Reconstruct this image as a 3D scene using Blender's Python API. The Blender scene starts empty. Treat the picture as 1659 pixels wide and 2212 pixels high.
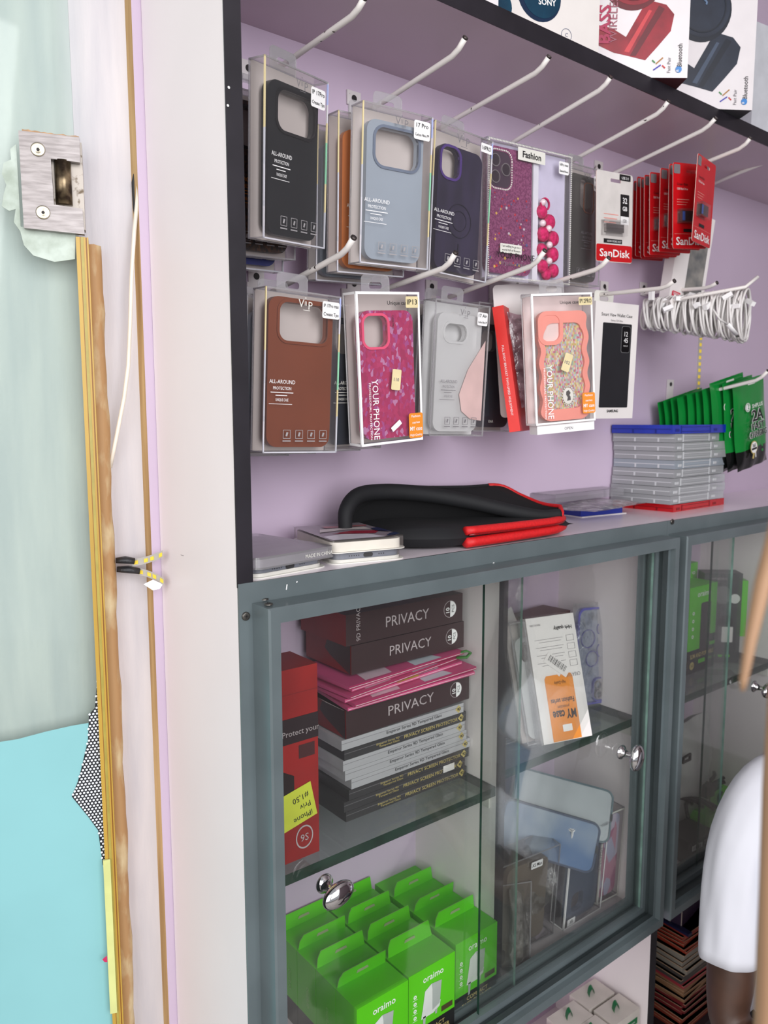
import bpy, math, random
import numpy as np
from mathutils import Matrix, Vector, Euler
random.seed(7)
S = bpy.context.scene
C = S.collection
R = math.radians

# ------------------------------------------------------------------ camera
FPX, YAW, PITCH, ROLL = 1690.0, R(38.4445), R(6.8702), R(-0.082)
fwd = np.array([math.cos(PITCH)*math.sin(YAW), math.cos(PITCH)*math.cos(YAW), -math.sin(PITCH)])
rt = np.cross(fwd, [0, 0, 1]); rt /= np.linalg.norm(rt); up = np.cross(rt, fwd)
r2 = math.cos(ROLL)*rt + math.sin(ROLL)*up; u2 = -math.sin(ROLL)*rt + math.cos(ROLL)*up
CM = np.array([r2, -u2, fwd])
def ray(px, py): return CM.T @ np.array([(px-829.5)/FPX, (py-1106)/FPX, 1.0])
def onY(px, py, Y): r = ray(px, py); return Vector(r*(Y/r[1]))
def onZ(px, py, Z): r = ray(px, py); return Vector(r*(Z/r[2]))
def onX(px, py, X): r = ray(px, py); return Vector(r*(X/r[0]))
def onD(px, py, d): return Vector(ray(px, py)*d)
cam = bpy.data.objects.new('camera', bpy.data.cameras.new('camera')); C.objects.link(cam)
cam.matrix_world = Matrix([[r2[0], u2[0], -fwd[0], 0], [r2[1], u2[1], -fwd[1], 0], [r2[2], u2[2], -fwd[2], 0], [0, 0, 0, 1]])
cam.data.sensor_fit = 'VERTICAL'; cam.data.sensor_height = 24.0
cam.data.lens = FPX/2212*24.0
cam.data.clip_start = 0.01
cam.data.dof.use_dof = True; cam.data.dof.focus_distance = 0.90; cam.data.dof.aperture_fstop = 5.6
S.camera = cam

# ------------------------------------------------------------------ light
W = bpy.data.worlds.new('sky'); S.world = W; W.use_nodes = True
bg = W.node_tree.nodes['Background']
bg.inputs[0].default_value = (0.93, 0.96, 1.0, 1); bg.inputs[1].default_value = 0.42
def area(name, loc, target, sx, sy, power, col):
    l = bpy.data.lights.new(name, 'AREA'); l.shape = 'RECTANGLE'; l.size = sx; l.size_y = sy; l.energy = power; l.color = col
    o = bpy.data.objects.new(name, l); C.objects.link(o); o.location = loc
    o.rotation_euler = (Vector(target)-Vector(loc)).to_track_quat('-Z', 'Y').to_euler()
area('daylight_from_street', (-1.9, -0.9, 0.5), (0.8, 0.8, -0.3), 2.4, 2.4, 52, (1.0, 0.985, 0.97))
area('daylight_on_counter', (0.12, -1.9, 0.55), (0.95, 0.8, -0.3), 1.7, 1.9, 66, (0.98, 0.98, 1.0))
S.view_settings.view_transform = 'Standard'; S.view_settings.look = 'None'
S.view_settings.exposure = 0.0; S.view_settings.gamma = 1.0; S.view_settings.use_curve_mapping = False
S.cycles.transparent_max_bounces = 48; S.cycles.max_bounces = 10

# ------------------------------------------------------------------ materials
def lin(c): return tuple(((v/255)/12.92 if v/255 <= .04045 else ((v/255+.055)/1.055)**2.4) for v in c)
MATS = {}
def mat(name, col, rough=.5, metal=0., var=.06, scale=30., bump=0., coat=0., col2=None, stretch=None, detail=3., lo=.35, hi=.65):
    if name in MATS: return MATS[name]
    m = bpy.data.materials.new(name); m.use_nodes = True; nt = m.node_tree; N = nt.nodes; L = nt.links
    b = N['Principled BSDF']; b.inputs['Roughness'].default_value = rough; b.inputs['Metallic'].default_value = metal
    b.inputs['Coat Weight'].default_value = coat
    tc = N.new('ShaderNodeTexCoord'); mp = N.new('ShaderNodeMapping'); L.new(tc.outputs['Object'], mp.inputs[0])
    if stretch: mp.inputs['Scale'].default_value = stretch
    nz = N.new('ShaderNodeTexNoise'); nz.inputs['Scale'].default_value = scale; nz.inputs['Detail'].default_value = detail
    L.new(mp.outputs[0], nz.inputs['Vector'])
    cr = N.new('ShaderNodeValToRGB'); L.new(nz.outputs[0], cr.inputs[0])
    c = lin(col); cr.color_ramp.elements[0].position = lo; cr.color_ramp.elements[1].position = hi
    c1 = lin(col2) if col2 else tuple(min(1, v*(1-var)) for v in c)
    c0 = c if col2 else tuple(min(1, v*(1+var)) for v in c)
    cr.color_ramp.elements[0].color = (*c1, 1); cr.color_ramp.elements[1].color = (*c0, 1)
    L.new(cr.outputs[0], b.inputs['Base Color'])
    if bump:
        bp = N.new('ShaderNodeBump'); bp.inputs['Strength'].default_value = bump; bp.inputs['Distance'].default_value = .002
        L.new(nz.outputs[0], bp.inputs['Height']); L.new(bp.outputs[0], b.inputs['Normal'])
    MATS[name] = m; return m
def clear(name, tint=(1, 1, 1), gloss=.08, haze=.0, hazecol=(.8, .8, .82), rough=.04, bump=0., scale=40., hazevar=False, fres=.6):
    """thin clear sheet: see-through with a weak mirror reflection and a little haze"""
    if name in MATS: return MATS[name]
    m = bpy.data.materials.new(name); m.use_nodes = True; nt = m.node_tree; N = nt.nodes; L = nt.links
    for n in list(N):
        if n.type != 'OUTPUT_MATERIAL': N.remove(n)
    out = [n for n in N if n.type == 'OUTPUT_MATERIAL'][0]
    t = N.new('ShaderNodeBsdfTransparent'); t.inputs[0].default_value = (*tint, 1)
    g = N.new('ShaderNodeBsdfGlossy'); g.inputs['Roughness'].default_value = rough
    d = N.new('ShaderNodeBsdfDiffuse'); d.inputs[0].default_value = (*hazecol, 1)
    fr = N.new('ShaderNodeLayerWeight'); fr.inputs[0].default_value = .25
    mm = N.new('ShaderNodeMath'); mm.operation = 'MULTIPLY_ADD'; L.new(fr.outputs['Fresnel'], mm.inputs[0])
    mm.inputs[1].default_value = fres; mm.inputs[2].default_value = gloss
    tc = N.new('ShaderNodeTexCoord'); nz = N.new('ShaderNodeTexNoise'); nz.inputs['Scale'].default_value = scale; nz.inputs['Detail'].default_value = 4
    L.new(tc.outputs['Object'], nz.inputs['Vector'])
    m1 = N.new('ShaderNodeMixShader'); m2 = N.new('ShaderNodeMixShader')
    if hazevar:
        mr = N.new('ShaderNodeMapRange'); mr.inputs[1].default_value = .4; mr.inputs[2].default_value = .7
        mr.inputs[3].default_value = haze*.3; mr.inputs[4].default_value = haze*1.8; L.new(nz.outputs[0], mr.inputs[0]); L.new(mr.outputs[0], m1.inputs[0])
    else: m1.inputs[0].default_value = haze
    L.new(t.outputs[0], m1.inputs[1]); L.new(d.outputs[0], m1.inputs[2])
    L.new(mm.outputs[0], m2.inputs[0]); L.new(m1.outputs[0], m2.inputs[1]); L.new(g.outputs[0], m2.inputs[2])
    if bump:
        bp = N.new('ShaderNodeBump'); bp.inputs['Strength'].default_value = bump; bp.inputs['Distance'].default_value = .004
        L.new(nz.outputs[0], bp.inputs['Height']); L.new(bp.outputs[0], g.inputs['Normal'])
    L.new(m2.outputs[0], out.inputs[0]); MATS[name] = m; return m
def emit(name, col, s):
    if name in MATS: return MATS[name]
    m = mat(name, col); b = m.node_tree.nodes['Principled BSDF']
    b.inputs['Emission Color'].default_value = (*lin(col), 1); b.inputs['Emission Strength'].default_value = s; return m
def cells(name, cols, scale, rough=.3, gloss=0., rand=1.):
    """facetted patches of several colours"""
    if name in MATS: return MATS[name]
    m = bpy.data.materials.new(name); m.use_nodes = True; nt = m.node_tree; N = nt.nodes; L = nt.links
    b = N['Principled BSDF']; b.inputs['Roughness'].default_value = rough; b.inputs['Coat Weight'].default_value = gloss
    tc = N.new('ShaderNodeTexCoord'); mp = N.new('ShaderNodeMapping'); L.new(tc.outputs['Object'], mp.inputs[0]); mp.inputs['Scale'].default_value = scale
    vo = N.new('ShaderNodeTexVoronoi'); vo.inputs['Scale'].default_value = 1; vo.inputs['Randomness'].default_value = rand; L.new(mp.outputs[0], vo.inputs['Vector'])
    sp = N.new('ShaderNodeSeparateColor'); L.new(vo.outputs['Color'], sp.inputs[0])
    cr = N.new('ShaderNodeValToRGB'); cr.color_ramp.interpolation = 'CONSTANT'; L.new(sp.outputs[0], cr.inputs[0])
    el = cr.color_ramp.elements
    while len(el) < len(cols): el.new(.5)
    for i, c in enumerate(cols): el[i].position = i/len(cols); el[i].color = (*lin(c), 1)
    L.new(cr.outputs[0], b.inputs['Base Color']); MATS[name] = m; return m
def brush(name, c0, c1, scale, stretch, bump=.5, rough=.5):
    return mat(name, c0, rough=rough, col2=c1, scale=scale, stretch=stretch, bump=bump, detail=6, lo=.3, hi=.7)

white_lam = mat('white_laminate', (240, 231, 232), .38, var=.03, scale=3)
lilac_lam = mat('lilac_laminate', (200, 181, 202), .42, var=.04, scale=3)
top_lam = mat('counter_laminate', (240, 230, 238), .2, var=.04, scale=4)
black_edge = mat('black_edging', (34, 31, 37), .35, var=.2, scale=20)
ply = mat('raw_plywood', (214, 180, 128), .8, col2=(176, 140, 92), scale=60, stretch=(1, 1, .08), bump=.3)
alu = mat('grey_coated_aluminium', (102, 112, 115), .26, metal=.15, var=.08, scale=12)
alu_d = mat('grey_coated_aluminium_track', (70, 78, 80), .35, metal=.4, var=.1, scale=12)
scratch = mat('bare_scratch', (225, 225, 225), .5)
screwm = mat('dull_screw_steel', (95, 92, 88), .35, metal=.8, var=.3, scale=300)
chrome = mat('chrome', (225, 222, 224), .05, metal=1., var=.02)
steel = mat('brushed_steel', (150, 144, 143), .36, metal=.8, col2=(128, 122, 121), scale=120, stretch=(.1, 1, 3), bump=.1)
glassm = clear('cabinet_glass', (.97, .985, .975), gloss=.008, haze=.008, fres=.30)
glass_edge = mat('glass_edge_green', (26, 54, 44), .3, var=.3, scale=60)
glass_shelf = clear('shelf_glass', (.84, .93, .88), gloss=.05, haze=.05)
shelf_edge = mat('shelf_edge_green', (24, 50, 38), .4, var=.3, scale=40)
hookw = mat('white_painted_wire', (226, 220, 216), .3, col2=(60, 50, 48), scale=110, lo=.27, hi=.30, detail=2)
platew = mat('white_painted_plate', (212, 206, 206), .4, col2=(120, 110, 110), scale=60, lo=.28, hi=.33)
holem = mat('dark_hole', (30, 25, 26), .6)
clearp = clear('clear_plastic', (.975, .97, .97), gloss=.03, haze=.028, hazecol=(.8, .78, .8), fres=.4)
clear_e = clear('clear_plastic_edge', (.93, .93, .94), gloss=.16, haze=.22, hazecol=(.82, .80, .82), rough=.15)
film = clear('crinkled_film', (.95, .95, .95), gloss=.16, haze=.10, bump=1., scale=90, rough=.08, hazevar=True)
cardg = mat('grey_card', (196, 186, 182), .6, var=.05, scale=10)
cardw = mat('white_card', (232, 226, 224), .5, var=.04, scale=10)
white = mat('white_print', (240, 238, 238), .5, var=.02)
offwhite = mat('offwhite_plastic', (222, 220, 212), .35, var=.04)
blackp = mat('black_print', (24, 24, 26), .5, var=.1)
greyp = mat('grey_print', (120, 116, 120), .5, var=.1)
orangep = mat('orange_print', (232, 140, 40), .45, var=.05)
redp = mat('red_card', (196, 18, 26), .35, var=.06, scale=20)
goldp = mat('gold_print', (200, 180, 110), .4, var=.1)
kraft = mat('cream_paper', (222, 206, 160), .7, var=.06)
rainbow = cells('holographic_edge', [(206, 204, 212), (150, 214, 176), (200, 200, 206), (176, 186, 232), (214, 210, 216), (222, 206, 160), (196, 196, 204)], (9, 9, 33), .2)

# ------------------------------------------------------------------ mesh builder
_tc = {}
def text_mesh(s, bold):
    k = (s, bold)
    if k in _tc: return _tc[k]
    cu = bpy.data.curves.new('t', 'FONT'); cu.body = s; cu.size = 1; cu.resolution_u = 2; cu.offset = bold
    o = bpy.data.objects.new('t', cu); C.objects.link(o); dg = bpy.context.evaluated_depsgraph_get(); dg.update()
    me = bpy.data.meshes.new_from_object(o.evaluated_get(dg))
    v = [tuple(p.co) for p in me.vertices]; f = [tuple(p.vertices) for p in me.polygons]
    bpy.data.objects.remove(o); bpy.data.curves.remove(cu); bpy.data.meshes.remove(me)
    if v: xs = [p[0] for p in v]; w = (min(xs), max(xs))
    else: w = (0, 0)
    _tc[k] = (v, f, w); return _tc[k]
def rrect(cx, cz, w, h, r, n=5):
    pts = []
    for (sx, sz, a0) in ((1, 1, 0), (-1, 1, 90), (-1, -1, 180), (1, -1, 270)):
        for i in range(n+1):
            a = R(a0+90*i/n); pts.append((cx+sx*(w/2-r)+r*math.cos(a), cz+sz*(h/2-r)+r*math.sin(a)))
    return pts
class MB:
    def __init__(s): s.v = []; s.f = []; s.m = []; s.sm = []; s.mats = []; s.M = Matrix()
    def mi(s, m):
        if m not in s.mats: s.mats.append(m)
        return s.mats.index(m)
    def add(s, vs, fs, m, smooth=False):
        b = len(s.v); s.v += [tuple(s.M @ Vector(p)) for p in vs]; k = s.mi(m)
        for f in fs: s.f.append([b+i for i in f]); s.m.append(k); s.sm.append(smooth)
        return s
    def box(s, x0, x1, y0, y1, z0, z1, m, fm=None):
        v = [(x, y, z) for x in (x0, x1) for y in (y0, y1) for z in (z0, z1)]
        F = {'-x': (0, 1, 3, 2), '+x': (4, 6, 7, 5), '-y': (0, 4, 5, 1), '+y': (2, 3, 7, 6), '-z': (0, 2, 6, 4), '+z': (1, 5, 7, 3)}
        for k, f in F.items(): s.add([v[i] for i in f], [(0, 1, 2, 3)], (fm or {}).get(k, m))
        return s
    def quad(s, pts, m): return s.add(pts, [tuple(range(len(pts)))], m)
    def front(s, x0, x1, z0, z1, m, y=-.0003): return s.quad([(x0, y, z0), (x1, y, z0), (x1, y, z1), (x0, y, z1)], m)
    def rounded(s, cx, cz, w, h, r, m, y=-.0003): return s.quad([(a, y, b) for a, b in reversed(rrect(cx, cz, w, h, r, 3))][::-1], m)
    def prism(s, pts, y0, y1, m, hole=None, side=None, smooth=False):
        n = len(pts); side = side or m
        if hole:
            v = [(a, y0, b) for a, b in pts]+[(a, y0, b) for a, b in hole]+[(a, y1, b) for a, b in pts]+[(a, y1, b) for a, b in hole]
            s.add(v, [(i, (i+1) % n, n+(i+1) % n, n+i) for i in range(n)]+[(2*n+i, 3*n+i, 3*n+(i+1) % n, 2*n+(i+1) % n) for i in range(n)], m)
            s.add(v, [(i, 2*n+i, 2*n+(i+1) % n, (i+1) % n) for i in range(n)]+[(n+i, n+(i+1) % n, 3*n+(i+1) % n, 3*n+i) for i in range(n)], side, smooth)
        else:
            v = [(a, y0, b) for a, b in pts]+[(a, y1, b) for a, b in pts]
            s.add(v, [tuple(range(n)), tuple(range(2*n-1, n-1, -1))], m)
            s.add(v, [(i, n+i, n+(i+1) % n, (i+1) % n) for i in range(n)], side, smooth)
        return s
    def ring(s, cx, cz, ro, ri, y0, y1, m, n=20, ez=1.):
        o = [(cx+ro*math.cos(2*math.pi*i/n), cz+ez*ro*math.sin(2*math.pi*i/n)) for i in range(n)]
        h = [(cx+ri*math.cos(2*math.pi*i/n), cz+ez*ri*math.sin(2*math.pi*i/n)) for i in range(n)]
        return s.prism(o, y0, y1, m, hole=h)
    def disc(s, cx, cz, r, m, y=-.0003, n=16, ez=1.): return s.quad([(cx+r*math.cos(2*math.pi*i/n), y, cz+ez*r*math.sin(2*math.pi*i/n)) for i in range(n)], m)
    def text(s, t, x, z, h, m, align='L', rot=0, y=-.0005, sx=1., bold=0., width=None):
        v, f, w = text_mesh(t, bold)
        if not v: return s
        k = h/.72; kx = k*sx
        if width: kx = width/(w[1]-w[0])
        off = {'L': w[0], 'C': (w[0]+w[1])/2, 'R': w[1]}[align]
        c, q = math.cos(R(rot)), math.sin(R(rot)); P = []
        for a, b, _ in v:
            u, w_ = (a-off)*kx, b*k; P.append((x+u*c-w_*q, y, z+u*q+w_*c))
        return s.add(P, f, m)
    def tube(s, path, r, m, n=8, cap=True, ell=1.):
        path = [Vector(p) for p in path]; rr = r if isinstance(r, (list, tuple)) else [r]*len(path); vs = []; fs = []
        t0 = (path[1]-path[0]).normalized(); a = Vector((0, 0, 1)) if abs(t0.z) < .9 else Vector((1, 0, 0)); nrm = t0.cross(a).normalized()
        for i, p in enumerate(path):
            t = (path[min(i+1, len(path)-1)]-path[max(i-1, 0)]).normalized()
            nrm = (nrm-t*nrm.dot(t)).normalized(); b = t.cross(nrm)
            for k in range(n):
                an = 2*math.pi*k/n; vs.append(p+(nrm*math.cos(an)+b*math.sin(an)*ell)*rr[i])
        for i in range(len(path)-1):
            for k in range(n): fs.append((i*n+k, i*n+(k+1) % n, (i+1)*n+(k+1) % n, (i+1)*n+k))
        if cap: fs += [tuple(reversed(range(n))), tuple((len(path)-1)*n+k for k in range(n))]
        return s.add(vs, fs, m, True)
    def lathe(s, prof, m, n=24, axis='y'):
        vs = []; fs = []
        for (r, h) in prof:
            for k in range(n):
                a = 2*math.pi*k/n; c, q = r*math.cos(a), r*math.sin(a)
                vs.append((c, h, q) if axis == 'y' else (c, q, h))
        for i in range(len(prof)-1):
            for k in range(n): fs.append((i*n+k, (i+1)*n+k, (i+1)*n+(k+1) % n, i*n+(k+1) % n))
        return s.add(vs, fs, m, True)
    def grid(s, fn, nu, nv, m, smooth=True):
        vs = [fn(i/nu, j/nv) for i in range(nu+1) for j in range(nv+1)]
        return s.add(vs, [(i*(nv+1)+j, (i+1)*(nv+1)+j, (i+1)*(nv+1)+j+1, i*(nv+1)+j+1) for i in range(nu) for j in range(nv)], m, smooth)
    def build(s, name, parent=None, bevel=0., solid=0., sub=0):
        me = bpy.data.meshes.new(name); me.from_pydata(s.v, [], s.f)
        for m in s.mats: me.materials.append(m)
        me.polygons.foreach_set('material_index', s.m); me.polygons.foreach_set('use_smooth', s.sm); me.update()
        o = bpy.data.objects.new(name, me); C.objects.link(o); o.parent = parent
        if sub: q = o.modifiers.new('s', 'SUBSURF'); q.levels = sub; q.render_levels = sub
        if solid: q = o.modifiers.new('t', 'SOLIDIFY'); q.thickness = solid; q.offset = 0
        if bevel:
            q = o.modifiers.new('b', 'BEVEL'); q.width = bevel; q.segments = 2; q.limit_method = 'ANGLE'; q.angle_limit = R(50)
        return o
def tag(o, label, cat=None, group=None, kind=None):
    o['label'] = label
    if cat: o['category'] = cat
    if group: o['group'] = group
    if kind: o['kind'] = kind
    return o
def thing(name, label, cat, loc=(0, 0, 0), ypr=(0, 0, 0), group=None):
    o = bpy.data.objects.new(name, None); o.empty_display_size = .02; C.objects.link(o); o.location = loc
    o.rotation_euler = Euler((R(ypr[1]), R(ypr[2]), R(ypr[0])), 'XYZ'); return tag(o, label, cat, group)
def struct(name, mb, **k):
    o = mb.build(name, **k); o['kind'] = 'structure'; return o

# ------------------------------------------------------------------ dimensions (metres; the camera is at the origin, floor at -1.45)
FL = -1.45
ZC = -.1664            # top of the counter
YF, YP = .700, .663    # flange plane and front of the projecting cabinet frame
YB, YBC = .880, .900   # back of the display above and of the cabinets below
ZU0, ZU1 = .4655, .4885
ZG = -.517             # glass shelf
ZB = -.846
# ================================================================== SETTING
struct('floor', MB().box(-3, 5, -3.2, 3, FL-.05, FL, mat('cement_floor', (150, 145, 140), .7, var=.12, scale=5)))
struct('ceiling', MB().box(.25, 5, -1.35, 3, 1.25, 1.3, mat('ceiling_paint', (206, 200, 200), .8)))
struct('wall_back', MB().box(.374, 3.2, YB, .8990, ZC, 1.25, lilac_lam))
struct('wall_right', MB().box(3.2, 3.3, -1.35, 1.2, FL, 1.25, mat('right_wall_paint', (200, 190, 198), .7)))
struct('wall_front', MB().box(.9, 3.3, -1.35, -1.25, FL, 1.25, mat('opposite_wall_paint', (150, 136, 140), .7)))
# backing board behind the display: raw plywood edge showing left of the side panel
b = MB(); b.box(.3550, .3800, .8925, .9165, FL, 1.25, lilac_lam, {'-x': ply}); struct('trim_1', b)

TU = Vector((math.cos(R(20)), -math.sin(R(20)), 0)); TN = Vector((-math.sin(R(20)), -math.cos(R(20)), 0)); T0 = Vector((.345, .915, 0))
WM = Matrix.Translation(T0) @ Matrix.Rotation(R(-20), 4, 'Z')      # wall frame: x along the wall, -y out of the wall
wallp = brush('brushed_wall_paint', (214, 207, 209), (192, 188, 194), 14, (3, 3, .35), .8, .5)
b = MB(); b.M = WM; b.box(-1.6, .05, 0, .12, FL, 1.25, wallp); struct('wall_left', b)

# ================================================================== LEFT: glass door, hinge, seal
door = thing('glass_door', 'frameless pale green glass door standing open against the painted wall', 'door')
b = MB(); b.M = WM; dg = clear('door_glass', (.94, .99, .965), gloss=.03, haze=.05, hazecol=(.66, .8, .74))
b.box(-1.15, -.0475, -.036, -.028, FL+.01, 1.2, dg, {'+x': mat('door_glass_edge', (90, 140, 125), .2)})
b.build('glass_pane', door)
b = MB(); b.M = WM
fp = [(-.75, -.415)]
for i in range(25):
    u = -.75+.70*i/24; t = (u+.1557)/.094
    z = -.3636+.0109*t if u > -.2 else -.3636-.09*(-.2-u)
    fp.append((u, z+.0012*math.sin(i*2.3)))
fp += [(-.0505, -1.40), (-.75, -1.40)]
b.prism(fp[::-1], -.0368, -.0362, mat('aqua_window_film', (138, 194, 198), .28, var=.03, scale=6, coat=.1))
b.build('window_film', door)
# torn piece of perforated film
def onW(px, py, k):
    r = ray(px, py); n = np.array(TN); P = r*(((np.array(T0)+n*k) @ n)/(r @ n)); return (float((P-np.array(T0)) @ np.array(TU)), float(P[2]))
mp = [onW(*q, .039) for q in ((210, 1470), (205, 1530), (192, 1545), (190, 1600), (176, 1660), (168, 1690), (155, 1722), (190, 1765), (212, 1795), (222, 1870), (229, 1878), (233, 1790), (226, 1600), (219, 1480))]
b = MB(); b.M = WM; b.quad([(u, -.0376, z) for u, z in mp], mat('black_perforated_film', (16, 18, 26), .5))
def inside(u, z, P):
    c = False; j = len(P)-1
    for i in range(len(P)):
        if (P[i][1] > z) != (P[j][1] > z) and u < (P[j][0]-P[i][0])*(z-P[i][1])/(P[j][1]-P[i][1])+P[i][0]: c = not c
        j = i
    return c
p = .00405; dotm = mat('film_hole_white', (226, 232, 240), .6)
for i in range(80):
    for j in range(90):
        u = -.1+i*p+(j % 2)*p/2; z = -.56+j*p*.866
        if inside(u, z, mp): b.quad([(u+.00145*math.cos(R(60*k+30)), -.0379, z+.00145*math.sin(R(60*k+30))) for k in range(6)], dotm)
b.build('perforated_film', door)
# hinge
hg = thing('door_hinge', 'square brushed steel hinge clamped on the glass door edge, two socket screws', 'hinge')
b = MB(); b.M = WM
P = [onW(*q, .045) for q in ((40, 283), (172, 298), (173, 352), (110, 344), (117, 443), (178, 452), (183, 507), (52, 493))]
b.prism(P[::-1], -.047, -.040, steel); b.build('clamp_plate', hg, bevel=.0006)
b = MB(); b.M = WM
b.box(-.071, -.040, -.038, -.024, .2035, .294, mat('hinge_body', (168, 160, 152), .45, metal=.5, col2=(96, 82, 66), scale=130, lo=.3, hi=.42)); b.build('clamp_body', hg)
b = MB(); b.M = WM @ Matrix.Translation((-.060, -.040, .250)); b.lathe([(0, -.0225), (.0085, -.0225), (.0085, .0225), (0, .0225)], mat('brass_toned_steel', (150, 132, 104), .3, metal=.8, col2=(60, 48, 38), scale=60), axis='z'); b.build('knuckle', hg)
for q in ((82, 323), (93, 459)):
    u, z = onW(*q, .047); b = MB(); b.M = WM @ Matrix.Translation((u, -.0473, z))
    b.lathe([(.0072, 0), (.0072, -.0004), (.0060, -.0010), (.0035, -.0002), (0, -.0002)], mat('screw_steel', (200, 190, 170), .25, metal=.9), n=20)
    b.quad([(.0018*math.cos(R(60*k)), -.0006, .0018*math.sin(R(60*k))) for k in range(6)], holem); b.build('socket_screw', hg)
b = MB(); b.M = WM
pts = [(-.098+.0031*i, .3005-.0011*i*.1+.0016*random.random()) for i in range(19)]
b.prism([(u, z-.003) for u, z in pts][::-1]+pts, -.040, -.026, mat('old_brown_glue', (172, 136, 100), .6, var=.2, scale=90, bump=.5)); b.build('glue_bead', hg)
# scraped patch of the paint round the hinge
b = MB(); b.M = WM
pm = mat('scraped_paint', (196, 208, 198), .55, col2=(160, 172, 158), scale=45, bump=1., detail=8)
sp = [onW(*q, .0365) for q in ((35, 312), (22, 322), (24, 345), (8, 352), (4, 376), (14, 400), (8, 420), (4, 446), (20, 456), (34, 452), (30, 480), (44, 500), (52, 530), (72, 552), (118, 566), (162, 560), (163, 500), (45, 490))]
b.prism(sp[::-1], -.0372, -.0362, pm); b.build('scraped_paint_patch', door)
# amber seal strip on the glass edge
seal = thing('door_seal_strip', 'long amber yellow plastic seal strip along the glass door edge', 'seal')
am = mat('amber_seal', (186, 150, 64), .3, var=.1, scale=40, stretch=(1, 1, .05)); amg = mat('olive_seal', (166, 150, 72), .3, var=.1, scale=40); amd = mat('brown_seal', (160, 108, 48), .4)
b = MB(); b.M = WM
for (x0, x1, mm, yy) in ((-.0500, -.0460, am, -.0440), (-.0460, -.0452, amd, -.0436), (-.0452, -.0422, amg, -.0445), (-.0422, -.0402, am, -.0440), (-.0402, -.0388, amd, -.0425), (-.0388, -.0374, am, -.0440)):
    b.box(x0, x1, yy, -.022, FL, .1945, mm)
b.build('strip_profile', seal)
b = MB(); b.M = WM; b.box(-.0520, -.0440, -.0475, -.0452, -.718, -.520, mat('pale_yellow_seal', (210, 214, 142), .3)); b.build('pale_overlay', seal)
b = MB(); b.M = WM; b.quad([(u, -.048, z) for u, z in (onW(*q, .046) for q in ((221, 2070), (231, 2062), (232, 2076), (226, 2076)))], mat('pink_scrap', (190, 40, 90), .5)); b.build('pink_scrap', seal)
# glued wooden batten
bat = thing('wooden_batten', 'rough brown wooden batten with dried glue running down the wall', 'batten')
b = MB(); b.M = WM; wd = mat('glue_stained_wood', (172, 132, 88), .65, col2=(206, 186, 146), scale=26, stretch=(1.2, 1.2, .5), bump=.6, detail=8, lo=.36, hi=.52)
n = 70; L1 = []; L2 = []
for i in range(n+1):
    z = .190-(.190-FL)*i/n; w = .0015*math.sin(i*.9)+.0011*math.sin(i*2.3+1)
    L1.append((-.0392, z)); L2.append((-.0248+.6*w-(.0008 if i < 3 else 0), z))
vs = []; 
for (a, z), (c, _) in zip(L1, L2): vs += [(a, -.030, z), ((a+c)/2, -.0335, z), (c, -.024, z), (c, 0, z)]
b.add(vs, [(4*i+k, 4*i+k+1, 4*i+5+k, 4*i+4+k) for i in range(n) for k in range(3)], wd, True)
b.quad([vs[k] for k in range(4)]+[(-.0392, 0, .190)], wd); b.build('batten_strip', bat)
# cable + crack + LED tails
b = MB(); pts = [(301, 380, .012), (297, 430, .014), (290, 500, .018), (284, 600, .02), (281, 700, .02), (277, 790, .02), (268, 860, .02), (256, 920, .02), (246, 970, .02), (238, 1010, .018)]
def wp(px, py, k): u, z = onW(px, py, k); return WM @ Vector((u, -k, z))
b.tube([wp(*q) for q in pts], .0024, mat('cream_cable', (226, 218, 204), .4), 8)
tag(b.build('electric_cable'), 'thin cream electric cable running down beside the plywood edge', 'cable')
b = MB(); b.tube([wp(*q) for q in ((296, 215, .003), (291, 270, .005), (292, 330, .006), (294, 360, .006), (289, 395, .006), (292, 450, .005), (299, 500, .004), (307, 560, .003))], [.0008, .0022, .0022, .0016, .0026, .0026, .0018, .001], mat('gap_shade_black', (34, 32, 34), .6), 6)  # black tube stands in for the shade of the open crack beside the plywood
tag(b.build('gap_shade_strip'), 'short black strip standing in for gap shade beside the plywood edge above the cream cable', 'gap')
def led_tail(name, label, p0, p1, p2, q0, q1, nled):
    t = thing(name, label, 'led strip', group='two led strip tails at the left edge')
    A, B, D_ = [wp(*q) for q in (p0, p1, p2)]; tape = mat('led_tape', (186, 182, 176), .5); yl = emit('led_chip_yellow', (238, 206, 70), .25)
    b = MB(); N_ = 10; hw = Vector((0, 0, .0042)); pos = []
    for i in range(N_+1):
        s = i/N_; pos.append(A*(1-s)**2+B*2*s*(1-s)+D_*s*s)
    vs = []
    for q in pos: vs += [q-hw, q+hw]
    b.add(vs, [(2*i, 2*i+2, 2*i+3, 2*i+1) for i in range(N_)], tape); b.build('tape', t, solid=.0003)
    for k in range(nled):
        i = int((k+.6)/nled*N_); q = pos[i]; tt = (pos[min(i+1, N_)]-pos[i-1]).normalized(); o = TN*.0012
        b = MB(); b.quad([q+o-tt*.0025-Vector((0, 0, .0022)), q+o+tt*.0025-Vector((0, 0, .0022)), q+o+tt*.0025+Vector((0, 0, .0022)), q+o-tt*.0025+Vector((0, 0, .0022))], yl); b.build('led_chip', t, solid=.0005)
    b = MB(); b.tube([wp(*q0), (wp(*q0)+wp(*q1))/2+Vector((0, 0, .001)), wp(*q1)], [.0055, .0075, .006], mat('black_tape', (34, 34, 38), .45, bump=.6, scale=200), 7, ell=.6); b.build('tape_wrap', t)
led_tail('led_strip_tail', 'upper led strip tail with black tape crossing the plywood edge', (286, 1216, .02), (325, 1210, .03), (352, 1196, .045), (250, 1211, .022), (291, 1212, .022), 4)
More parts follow.
